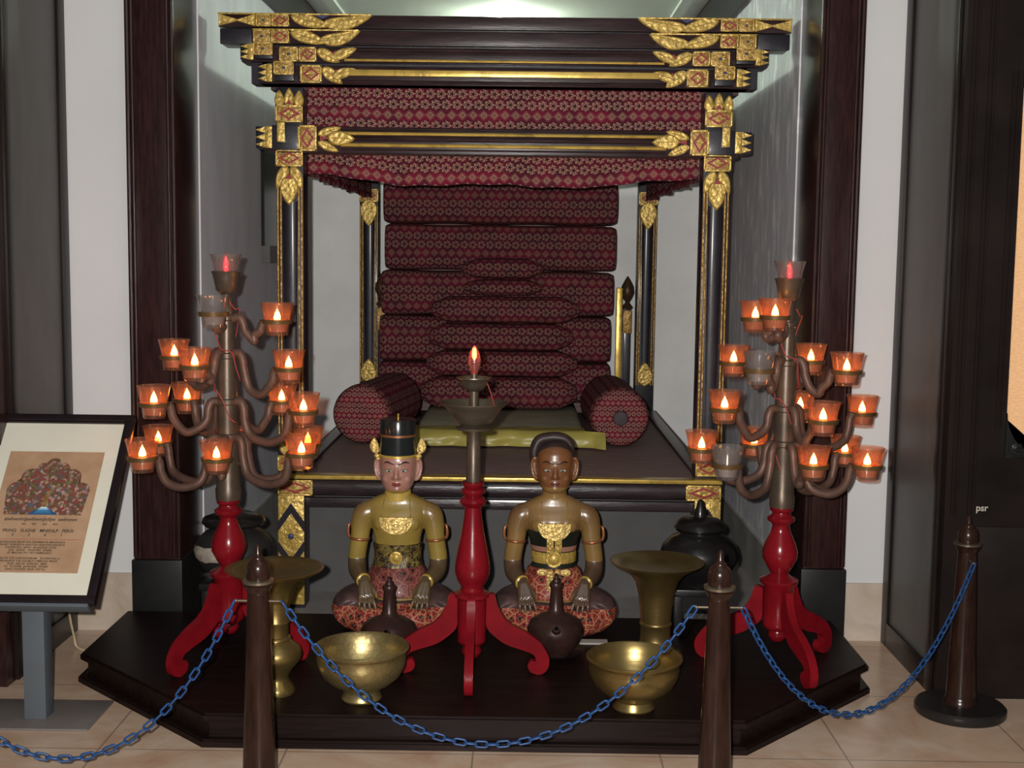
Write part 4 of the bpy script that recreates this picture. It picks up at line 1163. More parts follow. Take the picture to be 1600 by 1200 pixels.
sau = single('saucer', lathe(B(), [(0.02, 0.0), (0.05, 0.0), (0.058, 0.006), (0.085, 0.018), (0.108, 0.030), (0.109, 0.033), (0.10, 0.031), (0.06, 0.014), (0.003, 0.013)], n=40), 'black_pot', 868, 1030, 4.62, 'dark round saucer under the right clay water flask', 'saucer')
kendi(868, 4.62, PZ+0.0145, 'dark long-necked clay water flask standing on a saucer right of the lamp')

# lidded jars on wooden stands at the back of the platform
def jar(px, Y, label, mat, slabel, lidr=0.10, k=1.0, cat='jar'):
    p = P(px, 880, Y); zs = 0.19; bot = PZ
    st = empty('jar_stand', (p.x, Y, bot), slabel, 'stand', 'small dark stands under the jars')
    obj('stand_top', BX(-0.115, 0.115, -0.115, 0.115, zs-0.03, zs, 0.005), 'black_pot', st)
    for sx in (-1, 1):
        for sy in (-1, 1): obj('leg', BX(sx*0.09-0.016, sx*0.09+0.016, sy*0.09-0.016, sy*0.09+0.016, 0, zs-0.03, 0.003), 'black_pot', st)
    obj('apron', BX(-0.10, 0.10, -0.10, 0.10, zs-0.09, zs-0.03), 'black_pot', st)
    j = obj('lidded_jar', lathe(B(), [(0.03, 0.0), (0.085*k, 0.0), (0.09*k, 0.012), (0.125*k, 0.05), (0.152*k, 0.095), (0.156*k, 0.12), (0.145*k, 0.155), (0.115*k, 0.185), (0.085, 0.198), (0.08, 0.208), (0.095, 0.214), (0.02, 0.215)], n=44), mat, None, 50, (p.x, Y, bot+zs))
    tag(j, label, cat, 'round lidded jars on stands')
    obj('lid', lathe(B(), [(0.02, 0.214), (lidr, 0.214), (lidr+0.010, 0.226), (lidr+0.004, 0.242), (0.078, 0.258), (0.050, 0.264), (0.026, 0.270), (0.024, 0.290), (0.016, 0.31), (0.012, 0.33), (0.004, 0.338)], n=40), 'black_pot', j, 50)
    return j
jar(366, 4.99, 'black round jar with an uneven cream band behind the left candelabrum', 'pot_banded', 'small dark stand under the banded jar behind the left candelabrum', 0.115)
jar(1092, 5.0, 'plain black round lidded jar at the back right corner before the bed post', 'black_pot', 'small dark stand under the plain black jar at the back right', 0.092)

# ================================================================ statues
def rings_to(bm, rs, n=32): return loft(bm, rs, n)
def hand(bm, s, wr, palm, spread=1.0):
    """palm with five separate fingers resting on the knee; s = side (-1/1)"""
    w = Vector(wr); p = Vector(palm); d = (p-w).normalized(); L = 0.052
    side = Vector((1, 0, 0)); side = (side-d*side.dot(d)).normalized(); nrm = side.cross(d).normalized()
    if nrm.y > 0: nrm = -nrm
    end = w+d*0.066
    # flat palm: three parallel tubes
    for q in (-1, 0, 1):
        tube(bm, [w+side*q*0.007, w+d*0.03+side*q*0.014, end+side*q*0.018], [0.0155, 0.015, 0.0125], 10)
    lens = (0.048, 0.060, 0.064, 0.056)
    for i, q in enumerate((-1.5, -0.5, 0.5, 1.5)):
        b = end+side*q*0.0165*1.0; ln = lens[i if s < 0 else 3-i] if True else 0
        k = b+d*ln*0.42+nrm*0.004+side*q*0.002; e = b+d*ln*0.78-nrm*0.004+side*q*0.0035; f = b+d*ln-nrm*0.014+side*q*0.004
        stube(bm, [b-d*0.012, b, k, e, f], [0.0078, 0.0078, 0.0074, 0.0066, 0.0052], 8, 3)
    # thumb leaves the inner side of the palm
    ts = side*(-s)
    b = w+d*0.018+ts*0.016
    stube(bm, [b, b+d*0.022+ts*0.016-nrm*0.002, b+d*0.042+ts*0.022-nrm*0.006, b+d*0.055+ts*0.022-nrm*0.012], [0.011, 0.0095, 0.008, 0.006], 8, 3)

def add_remesh(o, v, sm=6):
    r = o.modifiers.new('Remesh', 'REMESH'); r.mode = 'VOXEL'; r.voxel_size = v; r.use_smooth_shade = True
    if sm:
        m = o.modifiers.new('Smooth', 'SMOOTH'); m.factor = 0.5; m.iterations = sm
def bake(o):
    dg = bpy.context.evaluated_depsgraph_get(); dg.update()
    me = bpy.data.meshes.new_from_object(o.evaluated_get(dg)); mats = list(o.data.materials)
    o.modifiers.clear(); o.data = me
    me.materials.clear()
    for m in mats: me.materials.append(m)
    me.polygons.foreach_set('use_smooth', [True]*len(me.polygons))
    return o

def statue(px, Y, label, woman):
    loc = P(px, 980, Y); s_ = 1.0
    root = empty('seated_statue', (loc.x, Y, PZ), label, 'statue', None)
    bm = B()
    hw = 0.088 if not woman else 0.080
    loft(bm, [(0, 0, 0.10, 0.12, 0.095), (0, 0, 0.17, 0.122, 0.09), (0, 0, 0.225, 0.098, 0.076), (0, 0, 0.27, hw, 0.066), (0, 0, 0.315, hw, 0.065), (0, 0, 0.36, 0.094, 0.070), (0, -0.002, 0.405, 0.104, 0.075), (0, 0, 0.44, 0.120, 0.073), (0, 0.002, 0.465, 0.134, 0.064), (0, 0.004, 0.482, 0.137, 0.055), (0, 0.005, 0.496, 0.130, 0.050), (0, 0.005, 0.510, 0.104, 0.048), (0, 0.005, 0.522, 0.076, 0.046), (0, 0.005, 0.532, 0.054, 0.044)], 36)
    loft(bm, [(0, 0.006, 0.47, 0.056, 0.048), (0, 0.006, 0.52, 0.051, 0.047), (0, 0.004, 0.545, 0.049, 0.048), (0, 0.002, 0.60, 0.047, 0.047)], 28)
    for s in (-1, 1):
        sh = [(s*0.100, 0.004, 0.460), (s*0.130, 0.003, 0.450), (s*0.144, 0.002, 0.415), (s*0.150, 0.0, 0.36), (s*0.160, 0.002, 0.300), (s*0.163, 0.002, 0.262), (s*0.158, -0.022, 0.228), (s*0.142, -0.068, 0.212), (s*0.122, -0.112, 0.204)]
        stube(bm, sh, [0.042, 0.046, 0.042, 0.0375, 0.036, 0.036, 0.036, 0.031, 0.023], 18, 4)
        hand(bm, s, (s*0.120, -0.116, 0.203), (s*0.108, -0.155, 0.150))
        ball(bm, (s*0.050, -0.045, 0.42), 0.042, 0.028 if woman else 0.024, 0.036, 14)
    # head
    hz = 0.0 if not woman else 0.010
    loft(bm, [(0, -0.022, 0.540+hz, 0.030, 0.032), (0, -0.016, 0.548+hz, 0.046, 0.048), (0, -0.010, 0.562+hz, 0.057, 0.058), (0, -0.006, 0.582+hz, 0.0655, 0.065), (0, -0.002, 0.610+hz, 0.070, 0.069), (0, 0, 0.640+hz, 0.0715, 0.072), (0, 0.002, 0.670+hz, 0.0715, 0.074), (0, 0.004, 0.695+hz, 0.068, 0.071), (0, 0.006, 0.715+hz, 0.054, 0.060), (0, 0.008, 0.730+hz, 0.034, 0.040), (0, 0.008, 0.736+hz, 0.012, 0.015)], 40, power=2.15)
    yf = -0.069
    # nose, brow ridge, cheeks, chin, lips, eyelids
    stube(bm, [(0, yf+0.004, 0.654+hz), (0, yf-0.003, 0.635+hz), (0, yf-0.011, 0.612+hz), (0, yf-0.010, 0.602+hz)], [0.0065, 0.0075, 0.0105, 0.0085], 12, 4)
    for s in (-1, 1):
        ball(bm, (s*0.0105, yf-0.002, 0.605+hz), 0.0075, 0.009, 0.006, 10)
        ball(bm, (s*0.028, yf+0.011, 0.636+hz), 0.0165, 0.010, 0.0088, 14)
        ball(bm, (s*0.036, yf+0.022, 0.598+hz), 0.022, 0.017, 0.020, 14)
        stube(bm, [(s*0.006, yf+0.003, 0.657+hz), (s*0.026, yf+0.004, 0.662+hz), (s*0.048, yf+0.020, 0.656+hz)], [0.005, 0.006, 0.005], 10, 4)
        # ear: shell with lobe
        e = [(s*0.066, 0.006, 0.655), (s*0.080, 0.004, 0.672), (s*0.090, 0.008, 0.655), (s*0.091, 0.008, 0.628), (s*0.083, 0.004, 0.600), (s*0.072, 0.0, 0.590), (s*0.066, 0.0, 0.600)]
        e = [(a, b, c+hz) for a, b, c in e]
        stube(bm, e, [0.006, 0.0065, 0.0065, 0.0065, 0.008, 0.009, 0.007], 10, 4)
        ball(bm, (s*0.075, 0.010, 0.632+hz), 0.014, 0.006, 0.036, 12)
    ball(bm, (0, yf+0.012, 0.560+hz), 0.020, 0.016, 0.014, 12)
    ball(bm, (0, yf+0.004, 0.580+hz), 0.022, 0.009, 0.007, 12)
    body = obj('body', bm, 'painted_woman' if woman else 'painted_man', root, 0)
    add_remesh(body, 0.0032, 5); bake(body)
    # eyes, brows, lips
    for s in (-1, 1):
        ey = obj('eye', ball(B(), (s*0.028, yf+0.0035, 0.6335+hz), 0.0165, 0.0048, 0.0055, 14), 'eye_white', root, 180)
        obj('iris', ball(B(), (s*0.028, yf-0.0005, 0.6325+hz), 0.0048, 0.0014, 0.0042, 12), 'eye_dark', ey, 180)
        obj('eyelid_line', stube(B(), [(s*0.0135, yf+0.0035, 0.6335+hz), (s*0.022, yf-0.0012, 0.6385+hz), (s*0.033, yf+0.0005, 0.639+hz), (s*0.046, yf+0.011, 0.634+hz)], 0.0012, 6, 4), 'brow_paint', ey, 180)
        zb_ = 0.668+hz
        obj('eyebrow', stube(B(), [(s*0.007, yf-0.003, zb_-0.010), (s*0.020, yf-0.0035, zb_-0.005), (s*0.036, yf+0.003, zb_+0.000), (s*0.050, yf+0.017, zb_-0.006)], [0.0013, 0.0026, 0.0034, 0.0012], 8, 5), 'brow_paint', root, 180)
    lp = B(); n = 12
    stube(lp, [(-0.020, yf+0.0025, 0.580+hz), (-0.010, yf-0.0035, 0.584+hz), (0, yf-0.005, 0.5825+hz), (0.010, yf-0.0035, 0.584+hz), (0.020, yf+0.0025, 0.580+hz)], [0.0008, 0.0036, 0.0036, 0.0036, 0.0008], 10, 4)
    stube(lp, [(-0.018, yf+0.0025, 0.579+hz), (-0.008, yf-0.004, 0.5755+hz), (0.0, yf-0.0055, 0.5745+hz), (0.008, yf-0.004, 0.5755+hz), (0.018, yf+0.0025, 0.579+hz)], [0.0008, 0.0038, 0.0044, 0.0038, 0.0008], 10, 4)
    obj('lips', lp, 'lip_brown' if woman else 'lip_red', root, 180)
    # crossed legs wrapped in the sarong, one closed form
    bm = B()
    for s in (-1, 1):
        stube(bm, [(s*0.05, 0.07, 0.085), (s*0.13, 0.02, 0.088), (s*0.178, -0.075, 0.090), (s*0.168, -0.130, 0.078)], [0.085, 0.083, 0.076, 0.060], 20, 5)
        stube(bm, [(s*0.178, -0.090, 0.066), (s*0.10, -0.150, 0.060), (s*0.02, -0.170, 0.056), (-s*0.06, -0.165, 0.052)], [0.060, 0.058, 0.052, 0.042], 18, 5)
    loft(bm, [(0, 0.02, 0.004, 0.205, 0.155), (0, 0.0, 0.03, 0.225, 0.175), (0, 0.0, 0.07, 0.21, 0.16), (0, 0.02, 0.12, 0.15, 0.12)], 36, power=2.6)
    sr = obj('sarong_wrapped_legs', bm, 'sarong_legs', root, 0)
    add_remesh(sr, 0.006, 6); bake(sr)
    # flatten underside
    for v in sr.data.vertices:
        if v.co.z < 0.0: v.co.z = 0.0
    obj('waist_wrap', loft(B(), [(0, -0.002, 0.135, 0.152, 0.118), (0, -0.002, 0.15, 0.152, 0.118), (0, 0, 0.20, 0.124, 0.094), (0, 0, 0.243, 0.102, 0.079), (0, 0, 0.25, 0.094, 0.072)], 40), 'sarong_dark' if not woman else 'sarong_red', root, 50)
    # jewellery
    jw = B()
    arcs = 3 if woman else 3
    yc = -0.077
    def crescent(R0, R1, zc, dy):
        pts = []
        for i in range(17):
            a = PI+PI*i/16; pts.append((R1*math.cos(a), zc-R1*1.02*abs(math.sin(a))**0.72))
        for i in range(16, -1, -1):
            a = PI+PI*i/16; pts.append((R0*math.cos(a), zc-R0*0.7*abs(math.sin(a))**0.8))
        return pts
    def bent(bm0, xr=0.10, yr=0.0745, yb=0.0):
        # wrap a flat plate round the chest
        for v in bm0.verts:
            d = v.co.y; q = min(0.99, abs(v.co.x)/xr); v.co.y = yb-yr*math.sqrt(1-q*q)*(1.0 if v.co.z < 0.42 else 1-(v.co.z-0.42)*1.2)+d
        return bm0
    zc = 0.436 if woman else 0.452
    g = B()
    for R0, R1, dy in ((0.0, 0.064, 0.0), (0.044, 0.0645, -0.0035), (0.024, 0.042, -0.0055)):
        prism(g, crescent(R0, R1, zc, 0) if R0 else [(R1*math.cos(PI+PI*i/20), zc-R1*1.03*abs(math.sin(PI+PI*i/20))**0.72) for i in range(21)], dy-0.005, dy+0.004)
    bmesh.ops.subdivide_edges(g, edges=g.edges[:], cuts=1)
    bent(g, 0.13, 0.092 if True else 0.08, 0.0)
    obj('breast_pendant', g, 'gilding_fine', root, 30)
    for sx in (-1, 1):
        obj('pendant_cord', tube(B(), [(sx*0.058, -0.078, zc), (sx*0.056, -0.066, zc+0.03), (sx*0.053, -0.055, 0.493), (sx*0.050, -0.03, 0.518)], 0.0013, 6), 'gilding_dark', root, 180)
    for s in (-1, 1):
        c = Vector((s*0.152, 0.0, 0.350)); ax = Vector((s*0.10, 0.0, -1)).normalized()
        m = Matrix.Rotation(s*-0.10, 3, 'Y')
        ab = lathe(B(), [(0.0365, -0.006), (0.0405, -0.005), (0.042, 0.0), (0.0405, 0.005), (0.0365, 0.006)], n=28, cap=False)
        bmesh.ops.rotate(ab, verts=ab.verts[:], cent=(0, 0, 0), matrix=m); bmesh.ops.translate(ab, verts=ab.verts[:], vec=c)
        box_ = stube(B(), [(s*0.192, -0.004, 0.352), (s*0.198, -0.004, 0.372), (s*0.195, -0.004, 0.402), (s*0.187, -0.002, 0.412)], [0.005, 0.007, 0.006, 0.002], 8, 4)
        ao = obj('armlet', ab, 'copper', root, 60); obj('armlet_crest', box_, 'copper', ao, 180)
        wd = Vector((s*(0.120-0.146), -0.116+0.068, -0.008)).normalized()
        br = lathe(B(), [(0.024, -0.007), (0.0285, -0.005), (0.0295, 0.0), (0.0285, 0.005), (0.024, 0.007)], n=24, cap=False)
        q = Vector((0, 0, 1)).rotation_difference(wd).to_matrix()
        bmesh.ops.rotate(br, verts=br.verts[:], cent=(0, 0, 0), matrix=q); bmesh.ops.translate(br, verts=br.verts[:], vec=(s*0.125, -0.106, 0.205))
        obj('bracelet', br, 'gilding_plain', root, 60)
    if not woman:
        obj('belt', loft(B(), [(0, 0, 0.240, 0.100, 0.078), (0, 0, 0.262, 0.097, 0.075), (0, 0, 0.268, 0.094, 0.071), (0, 0, 0.305, 0.094, 0.071), (0, 0, 0.312, 0.097, 0.073), (0, 0, 0.332, 0.0985, 0.0745), (0, 0, 0.336, 0.093, 0.068)], 44), 'carved_belt', root, 40)
        obj('belt_buckle', lathe(B(), [(0.002, 0.008), (0.014, 0.0075), (0.018, 0.003), (0.021, 0.006), (0.025, 0.005), (0.026, -0.002)], n=28), 'gilding', root, 50, (0, -0.073, 0.287), (PI/2, 0, 0))
        ht = obj('tall_hat', lathe(B(), [(0.060, 0.680), (0.0735, 0.682), (0.074, 0.700), (0.070, 0.770), (0.0705, 0.824), (0.068, 0.830), (0.004, 0.832)], n=44), 'hat_black', root, 40, (0, 0.004, 0.0))
        obj('hat_band', lathe(B(), [(0.0735, 0.680), (0.0768, 0.682), (0.0765, 0.690), (0.0735, 0.692)], n=44, cap=False), 'gilding_plain', ht)
        obj('hat_band', lathe(B(), [(0.0700, 0.762), (0.0717, 0.763), (0.0717, 0.771), (0.0698, 0.772)], n=44, cap=False), 'copper', ht)
        obj('hat_pin', lathe(B(), [(0.004, 0.831), (0.003, 0.842), (0.005, 0.846), (0.001, 0.852)], n=10), 'gilding_plain', ht)
        for s in (-1, 1):
            g = B()
            prism(g, leafpoly(s*0.084, 0.690, s*0.094, 0.758, 0.036, -s*0.15), -0.006, 0.004, 0.003)
            ball(g, (s*0.082, -0.001, 0.682), 0.013, 0.009, 0.010, 10); ball(g, (s*0.080, -0.001, 0.671), 0.009, 0.008, 0.007, 10)
            obj('ear_ornament', g, 'gilding_fine', root, 40)
        obj('collar', loft(B(), [(0, 0.004, 0.507, 0.058, 0.052), (0, 0.003, 0.515, 0.0545, 0.051), (0, 0.003, 0.545, 0.0515, 0.0505), (0, 0.002, 0.556, 0.050, 0.050)], 32), 'gilding_soft', root, 60)
    else:
        obj('breast_cloth', loft(B(), [(0, 0, 0.236, 0.094, 0.074), (0, 0, 0.262, 0.086, 0.071), (0, 0, 0.30, 0.0845, 0.0695), (0, 0, 0.335, 0.091, 0.072), (0, -0.004, 0.372, 0.101, 0.079), (0, -0.006, 0.395, 0.106, 0.0835), (0, -0.004, 0.400, 0.100, 0.075)], 44), 'kemben_black', root, 50)
        obj('pink_sash', loft(B(), [(0, 0, 0.318, 0.0895, 0.0725), (0, 0, 0.338, 0.0935, 0.0745)], 44, cap=False), 'kemben_pink', root, 50)
        obj('gilt_belt', loft(B(), [(0, 0, 0.270, 0.0885, 0.0735), (0, 0, 0.275, 0.0905, 0.0755), (0, 0, 0.309, 0.0905, 0.0755), (0, 0, 0.314, 0.0885, 0.0735)], 44, cap=False), 'gilding', root, 50)
        obj('belt_buckle', lathe(B(), [(0.002, 0.009), (0.016, 0.0085), (0.021, 0.004), (0.025, 0.007), (0.031, 0.006), (0.033, -0.002)], n=28), 'gilding', root, 50, (0, -0.077, 0.290), (PI/2, 0, 0))
        g = B(); box(g, -0.030, -0.002, -0.090, -0.078, 0.320, 0.388, 0.003); box(g, 0.002, 0.030, -0.090, -0.078, 0.320, 0.388, 0.003)
        for sx in (-1, 1):
            for zz_ in (0.335, 0.355, 0.374): ball(g, (sx*0.016, -0.090, zz_), 0.010, 0.005, 0.008, 10)
        obj('front_plaque', g, 'gilding', root, 40)
        g = B(); box(g, -0.028, -0.004, -0.128, -0.108, 0.150, 0.262, 0.004); box(g, 0.004, 0.022, -0.124, -0.104, 0.165, 0.262, 0.004)
        bmesh.ops.rotate(g, verts=g.verts[:], cent=(0, -0.09, 0.262), matrix=Matrix.Rotation(0.22, 3, 'X')); bmesh.ops.translate(g, verts=g.verts[:], vec=(0, 0.002, 0))
        for sx in (-1, 1): ball(g, (sx*0.046, -0.084, 0.240), 0.022, 0.006, 0.015, 14)
        obj('sash_ends', g, 'gilding_fine', root, 40)
        # hair: cap over the skull, thick coil behind
        hr = B()
        loft(hr, [(0, 0.024, 0.645, 0.071, 0.066), (0, 0.022, 0.68, 0.0735, 0.068), (0, 0.016, 0.705, 0.0725, 0.070), (0, 0.012, 0.725, 0.064, 0.062), (0, 0.012, 0.742, 0.046, 0.046), (0, 0.012, 0.752, 0.020, 0.022)], 36)
        obj('hair', hr, 'hair_black', root, 60)
        coil = stube(B(), [(-0.080, 0.045, 0.650), (-0.082, 0.050, 0.700), (-0.064, 0.055, 0.742), (-0.025, 0.058, 0.755), (0.022, 0.058, 0.755), (0.054, 0.055, 0.740), (0.066, 0.050, 0.705), (0.066, 0.045, 0.665)], [0.016, 0.020, 0.022, 0.022, 0.022, 0.019, 0.014, 0.010], 16, 5)
        obj('hair_coil', coil, 'hair_black', root, 180)
    return root

simple('gilding_soft', (0.48, 0.33, 0.07), 0.4, 0.1, var=0.15)
def legs_mat():
    t = NT('sarong_legs'); v = t.coord('Object'); s = t.xyz(v)
    e = t.voro(v, 26, 'DISTANCE_TO_EDGE'); f = t.voro(v, 26, 'F1', 0); e2 = t.voro(v, 62, 'DISTANCE_TO_EDGE')
    base = (0.20, 0.016, 0.018)
    c = t.mix(t.math('LESS_THAN', f, 0.30), base, (0.015, 0.010, 0.012))
    c = t.mix(t.math('MULTIPLY', t.math('LESS_THAN', e2, 0.045), 0.65), c, (0.42, 0.22, 0.11))
    c = t.mix(t.math('MULTIPLY', t.math('LESS_THAN', e, 0.05), 0.7), c, (0.42, 0.22, 0.11))
    c = t.mix(t.math('GREATER_THAN', s[2], 0.112), c, t.ramp(t.noise(v, 12, 4), [(0.3, (0.03, 0.018, 0.018)), (0.7, (0.10, 0.055, 0.05))]))
    M['sarong_legs'] = t.set(base=c, rough=0.4, coat=0.1, spec=0.2)
legs_mat()
statue(621, 5.02, 'seated wooden statue of a man in a tall black hat with bare ochre chest', False)
statue(863, 5.02, 'seated wooden statue of a woman with coiled dark hair and gilded breast cloth', True)
# white slips under the statue's base
single('base_slip', BX(-0.06, 0.06, -0.02, 0.03, 0, 0.006), 'white_marble', 925, 1006, 4.80, 'small pale slip of board under the edge of the seated woman statue', 'board')

# ================================================================ stanchions and chains
def stanchion(px, Y, label, k=1.0, rz=0):
    p = P(px, 1000, Y); r = empty('rope_stanchion', (p.x, Y, 0), label, 'stanchion', 'wooden barrier posts')
    obj('base', lathe(B(), [(0.05, 0.0), (0.150, 0.0), (0.156, 0.008), (0.156, 0.028), (0.148, 0.036), (0.04, 0.037)], n=48), 'stanchion_base', r, 40)
    obj('pole', lathe(B(), [(0.058, 0.036), (0.058, 0.05), (0.053, 0.056), (0.051, 0.07), (0.0325, 0.575), (0.0325, 0.582), (0.038, 0.590), (0.044, 0.600), (0.038, 0.605)], n=36), 'pole_wood', r, 50)
    obj('collar', lathe(B(), [(0.036, 0.604), (0.046, 0.606), (0.047, 0.613), (0.036, 0.616)], n=36), 'pan_brass', r, 40)
    obj('cap', lathe(B(), [(0.034, 0.615), (0.0355, 0.620), (0.035, 0.645), (0.030, 0.662), (0.020, 0.668), (0.019, 0.674), (0.013, 0.677), (0.0095, 0.684), (0.008, 0.704), (0.004, 0.709)], n=32), 'pole_wood', r, 50)
    pn = tube(B(), [(-0.066, 0, 0.555), (0.066, 0, 0.555)], 0.0035, 8)
    ball(pn, (-0.067, 0, 0.555), 0.005, seg=8); ball(pn, (0.067, 0, 0.555), 0.005, seg=8)
    obj('hook_pin', pn, 'pan_brass', r, 50)
    r.rotation_euler = (0, 0, rz); r.scale = (0.5+0.5/k if k > 1 else 1, 0.5+0.5/k if k > 1 else 1, k)
    return Vector((p.x, Y, 0.555*k))
sA = stanchion(404, 3.58, 'dark turned wooden barrier post at the front left of the platform', 1.078)
sB = stanchion(1122, 3.58, 'dark turned wooden barrier post at the front right of the platform', 1.078)
sC = stanchion(1505, 4.40, 'dark turned wooden barrier post with round base before the dark cabinet on the right', 1.0, PI/2)
sD = stanchion(-190, 3.40, 'dark turned wooden barrier post left of the picture holding the end of the chain')

def link_bm():
    L, W, r = 0.0125, 0.0082, 0.0032; pts = []
    for i in range(8):
        a = -PI/2+PI*i/7; pts.append((L-W*0.2+W*math.cos(a)*0.9, W*math.sin(a), 0))
    for i in range(8):
        a = PI/2+PI*i/7; pts.append((-L+W*0.2+W*math.cos(a)*0.9, W*math.sin(a), 0))
    bm = B(); n = 8; rings = []; m = len(pts); V = [Vector(p) for p in pts]
    for i, p in enumerate(V):
        t = (V[(i+1) % m]-V[i-1]).normalized(); s = Vector((0, 0, 1)).cross(t)
        rings.append([bm.verts.new(p+(s*math.cos(2*PI*k/n)+Vector((0, 0, 1))*math.sin(2*PI*k/n))*r) for k in range(n)])
    for i in range(m):
        a = rings[i]; b = rings[(i+1) % m]
        for k in range(n): bm.faces.new((a[k], a[(k+1) % n], b[(k+1) % n], b[k]))
    return bm
LINK = None
def chain(A, Bp, zlow, label):
    global LINK
    root = empty('plastic_chain', A, label, 'chain', 'blue barrier chains')
    span = (Bp-A).to_2d().length; sag = (A.z+Bp.z)/2-zlow
    lo, hi = 0.05, 50
    for _ in range(80):
        a = (lo+hi)/2
        if a*(math.cosh(span/2/a)-1) > sag: lo = a
        else: hi = a
    def at(s):
        x = a*math.asinh((s-S/2)/a)
        f = (x+span/2)/span
        p = A.lerp(Bp, f); p.z = zlow+a*(math.cosh(x/a)-1)+(Bp.z-A.z)*(f-0.5)
        return p
    S = 2*a*math.sinh(span/2/a); pitch = 0.0310; n = int(S/pitch); step = S/n
    for i in range(n):
        p0, p1 = at(i*step), at((i+1)*step); c = (p0+p1)/2; d = (p1-p0).normalized()
        up = Vector((0, -1, 0)) if i % 2 else Vector((0, -0.55, 0.9))
        roll = (PI/2 if i % 2 else 0)+0.22
        z = (Vector((0, 0, 1))-d*d.z).normalized(); y = z.cross(d)
        zz_ = z*math.cos(roll)+y*math.sin(roll); yy_ = zz_.cross(d)
        m = Matrix((d, yy_, zz_)).transposed().to_4x4(); m.translation = c-A
        if LINK is None:
            o = obj('link', link_bm(), 'chain_plastic', root, 180); LINK = o
        else:
            o = LINK.copy(); COL.objects.link(o); o.parent = root
        o.matrix_local = m
    return root
ox = Vector((0.068, 0, 0))
chain(sD+ox, sA-ox, P(95, 1184, 3.49).z, 'blue plastic chain hanging from the front left post towards the framed sign')
chain(sA+ox, sB-ox, P(735, 1163, 3.58).z, 'blue plastic chain sagging between the two front posts before the platform')
chain(sB+ox, sC-Vector((0, 0.067, 0)), P(1290, 1113, 3.95).z, 'blue plastic chain hanging between the front right post and the post by the dark cabinet')

# ================================================================ framed sign on a stand
s0 = P(62, 1140, 4.22)
sg = empty('sign_stand', (s0.x, 4.22, 0), 'framed information sign with a flowering tree print tilted on a grey steel stand', 'sign')
pl = P(175, 1122, 4.30)
obj('stand_base', BX(-0.30, P(176, 1122, 4.36).x-s0.x, -0.12, 0.16, 0.0, 0.008, 0.002), 'steel_plate', sg)
obj('stand_post', BX(-0.037, 0.037, -0.037, 0.037, 0.008, 0.455, 0.004), 'steel_paint', sg)
br_ = P(143, 945, 4.12); tr_ = P(216, 651, 4.60)
xr = 0.5*(br_.x+tr_.x); tl = math.atan2(tr_.z-br_.z, tr_.y-br_.y); LEN = math.hypot(tr_.z-br_.z, tr_.y-br_.y)
W2 = 0.25
# board: local x right, local y up the slope, local z towards the viewer
brd = bpy.data.objects.new('sign_board', None)
bmf = B(); fwid = 0.026
for (a, b, c, d) in ((-W2, W2, 0, fwid), (-W2, W2, LEN-fwid, LEN), (-W2, -W2+fwid, fwid, LEN-fwid), (W2-fwid, W2, fwid, LEN-fwid)):
    box(bmf, a, b, c, d, -0.02, 0.012, 0.003)
for (a, b, c, d) in ((-W2+fwid, W2-fwid, fwid, fwid+0.006), (-W2+fwid, W2-fwid, LEN-fwid-0.006, LEN-fwid), (-W2+fwid, -W2+fwid+0.006, fwid, LEN-fwid), (W2-fwid-0.006, W2-fwid, fwid, LEN-fwid)):
    box(bmf, a, b, c, d, -0.012, 0.005, 0.001)
frame = obj('sign_frame', bmf, 'frame_wood', sg, 30)
frame.location = Vector((xr-W2, br_.y, br_.z))-Vector((s0.x, 4.22, 0)); frame.rotation_euler = (tl, 0, 0)
def sub(name, bm, mat, sm=30): return obj(name, bm, mat, frame, sm)
sub('backing', BX(-W2+0.005, W2-0.005, 0.005, LEN-0.005, -0.026, -0.018), 'frame_wood')
sub('mat_board', BX(-W2+fwid, W2-fwid, fwid, LEN-fwid, -0.012, -0.004), 'mat_board')
pw, p0_, p1_ = 0.168, 0.115, 0.590
sub('print_sheet', BX(-pw, pw, p0_, p1_, -0.004, -0.0032), 'print_paper')
# crown of the printed tree: scalloped outline
zt0 = 0.335
poly = [(-0.135, zt0), ]
for (cx_, cy_, r_, a0, a1) in ((-0.110, 0.43, 0.036, 200, 60), (-0.072, 0.485, 0.034, 190, 50), (-0.030, 0.515, 0.030, 180, 70), (0.0, 0.535, 0.028, 150, 30), (0.030, 0.515, 0.030, 110, 0), (0.072, 0.485, 0.034, 130, -10), (0.110, 0.43, 0.036, 120, -20)):
    for i in range(7):
        a = math.radians(a0+(a1-a0)*i/6); poly.append((cx_+r_*math.cos(a), cy_+r_*math.sin(a)))
poly.append((0.135, zt0))
def flat(poly, z, h=0.0006):
    bm = B(); a = [bm.verts.new((x, y, z)) for x, y in poly]; c = [bm.verts.new((x, y, z+h)) for x, y in poly]
    for i in range(len(poly)):
        j = (i+1) % len(poly); bm.faces.new((a[i], a[j], c[j], c[i]))
    f1 = bm.faces.new(a[::-1]); f2 = bm.faces.new(c); bmesh.ops.triangulate(bm, faces=[f1, f2]); return bm
sub('printed_tree', flat(poly, -0.0031), 'foliage_print', 0)
sub('printed_trunk', flat([(-0.006, zt0+0.03), (0.006, zt0+0.03), (0.004, 0.43), (-0.003, 0.43)], -0.0024), 'print_brown' if 'print_brown' in M else 'gilding_dark', 0)
mnd = [(-0.052+0.104*i/20, zt0+0.0015+0.034*math.exp(-((i-10)/4.2)**2)) for i in range(21)]
mo = sub('printed_mound', flat([(x, y-zt0) for x, y in [(-0.052, zt0)]+mnd+[(0.052, zt0)]], -0.0024), 'mound_print', 0); mo.location = (0, zt0, 0)
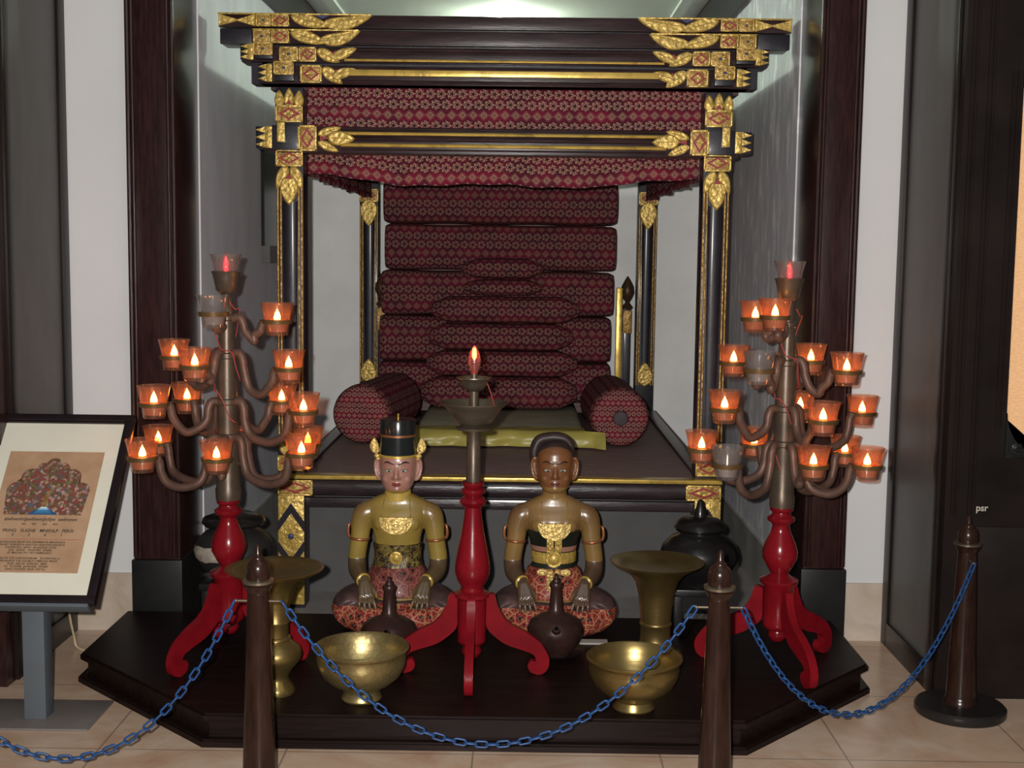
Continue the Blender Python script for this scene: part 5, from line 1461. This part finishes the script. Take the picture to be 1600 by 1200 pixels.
lines = [(0.312, 'aiwhwnlmJawhiwmJhiliJw  awlmswn', 0.0175, 'ink'), (0.296, 'wn      wh       am      wm', 0.012, 'ink'), (0.268, 'PRING   SUGNE   MNENLP   PEKSI', 0.0165, 'ink'), (0.253, '2             2             6             1', 0.0135, 'ink')]
for y_, s_t, sz, mt_ in lines:
    text_mesh('sign_text', s_t, sz, mt_, frame, (0.0, y_, -0.0030), depth=0.0002)
sub('ruled_line', BX(-pw+0.01, pw-0.012, 0.2395, 0.2405, -0.0032, -0.0028), 'red_accent')
body_lines = ['SENGKALAN RELIEF ING KRAMBANG MINANGKA', 'PENGET ADEGIPUN KRATON NGAYOGYAKARTA', 'KADIPATEN  SEWU  SANGANG  ATUS', 'ING   KANG   WONTEN  WARIS', 'ET MACAN TH 1757 HAMENGKU', '', 'SIGN OF THE CHRONOGRAM    IN WRITING A', 'EXPLAINING THE DOUBLE SYMBOLIC PRINT', 'YEAR  ABOVE  GARDEN  BIRD', 'AT  FLOWER  JAVANESE  WORD', 'KING STATING YEAR 1757 A.J.']
for i, s_t in enumerate(body_lines):
    if s_t: text_mesh('sign_text', s_t, 0.0102, 'ink', frame, (-0.01, 0.226-i*0.0102, -0.0030), depth=0.0002)
# steel tray under the frame
tray = BX(-0.14, 0.14, 0.02, LEN*0.8, -0.040, -0.027, 0.002)
sub('steel_tray', tray, 'steel_paint'); sub('steel_lip', BX(-W2+0.01, W2-0.02, -0.012, 0.0, -0.035, 0.010, 0.002), 'steel_paint')
# cream cable by the platform
a_ = P(118, 945, 5.15); b_ = P(112, 975, 5.1); c_ = P(122, 1003, 5.0); d_ = P(146, 1014, 4.9)
cb = obj('power_cable', stube(B(), [(a_.x, a_.y, a_.z+0.03), (a_.x-0.02, a_.y-0.02, 0.12), (c_.x-0.015, c_.y, 0.04), (c_.x+0.01, c_.y-0.03, 0.008), (-1.66, 4.9, 0.006), (-1.632, 4.86, 0.006)], 0.005, 8, 5), 'cable_cream', None, 180)
tag(cb, 'thin cream power cable curving down to the floor behind the framed sign', 'cable')
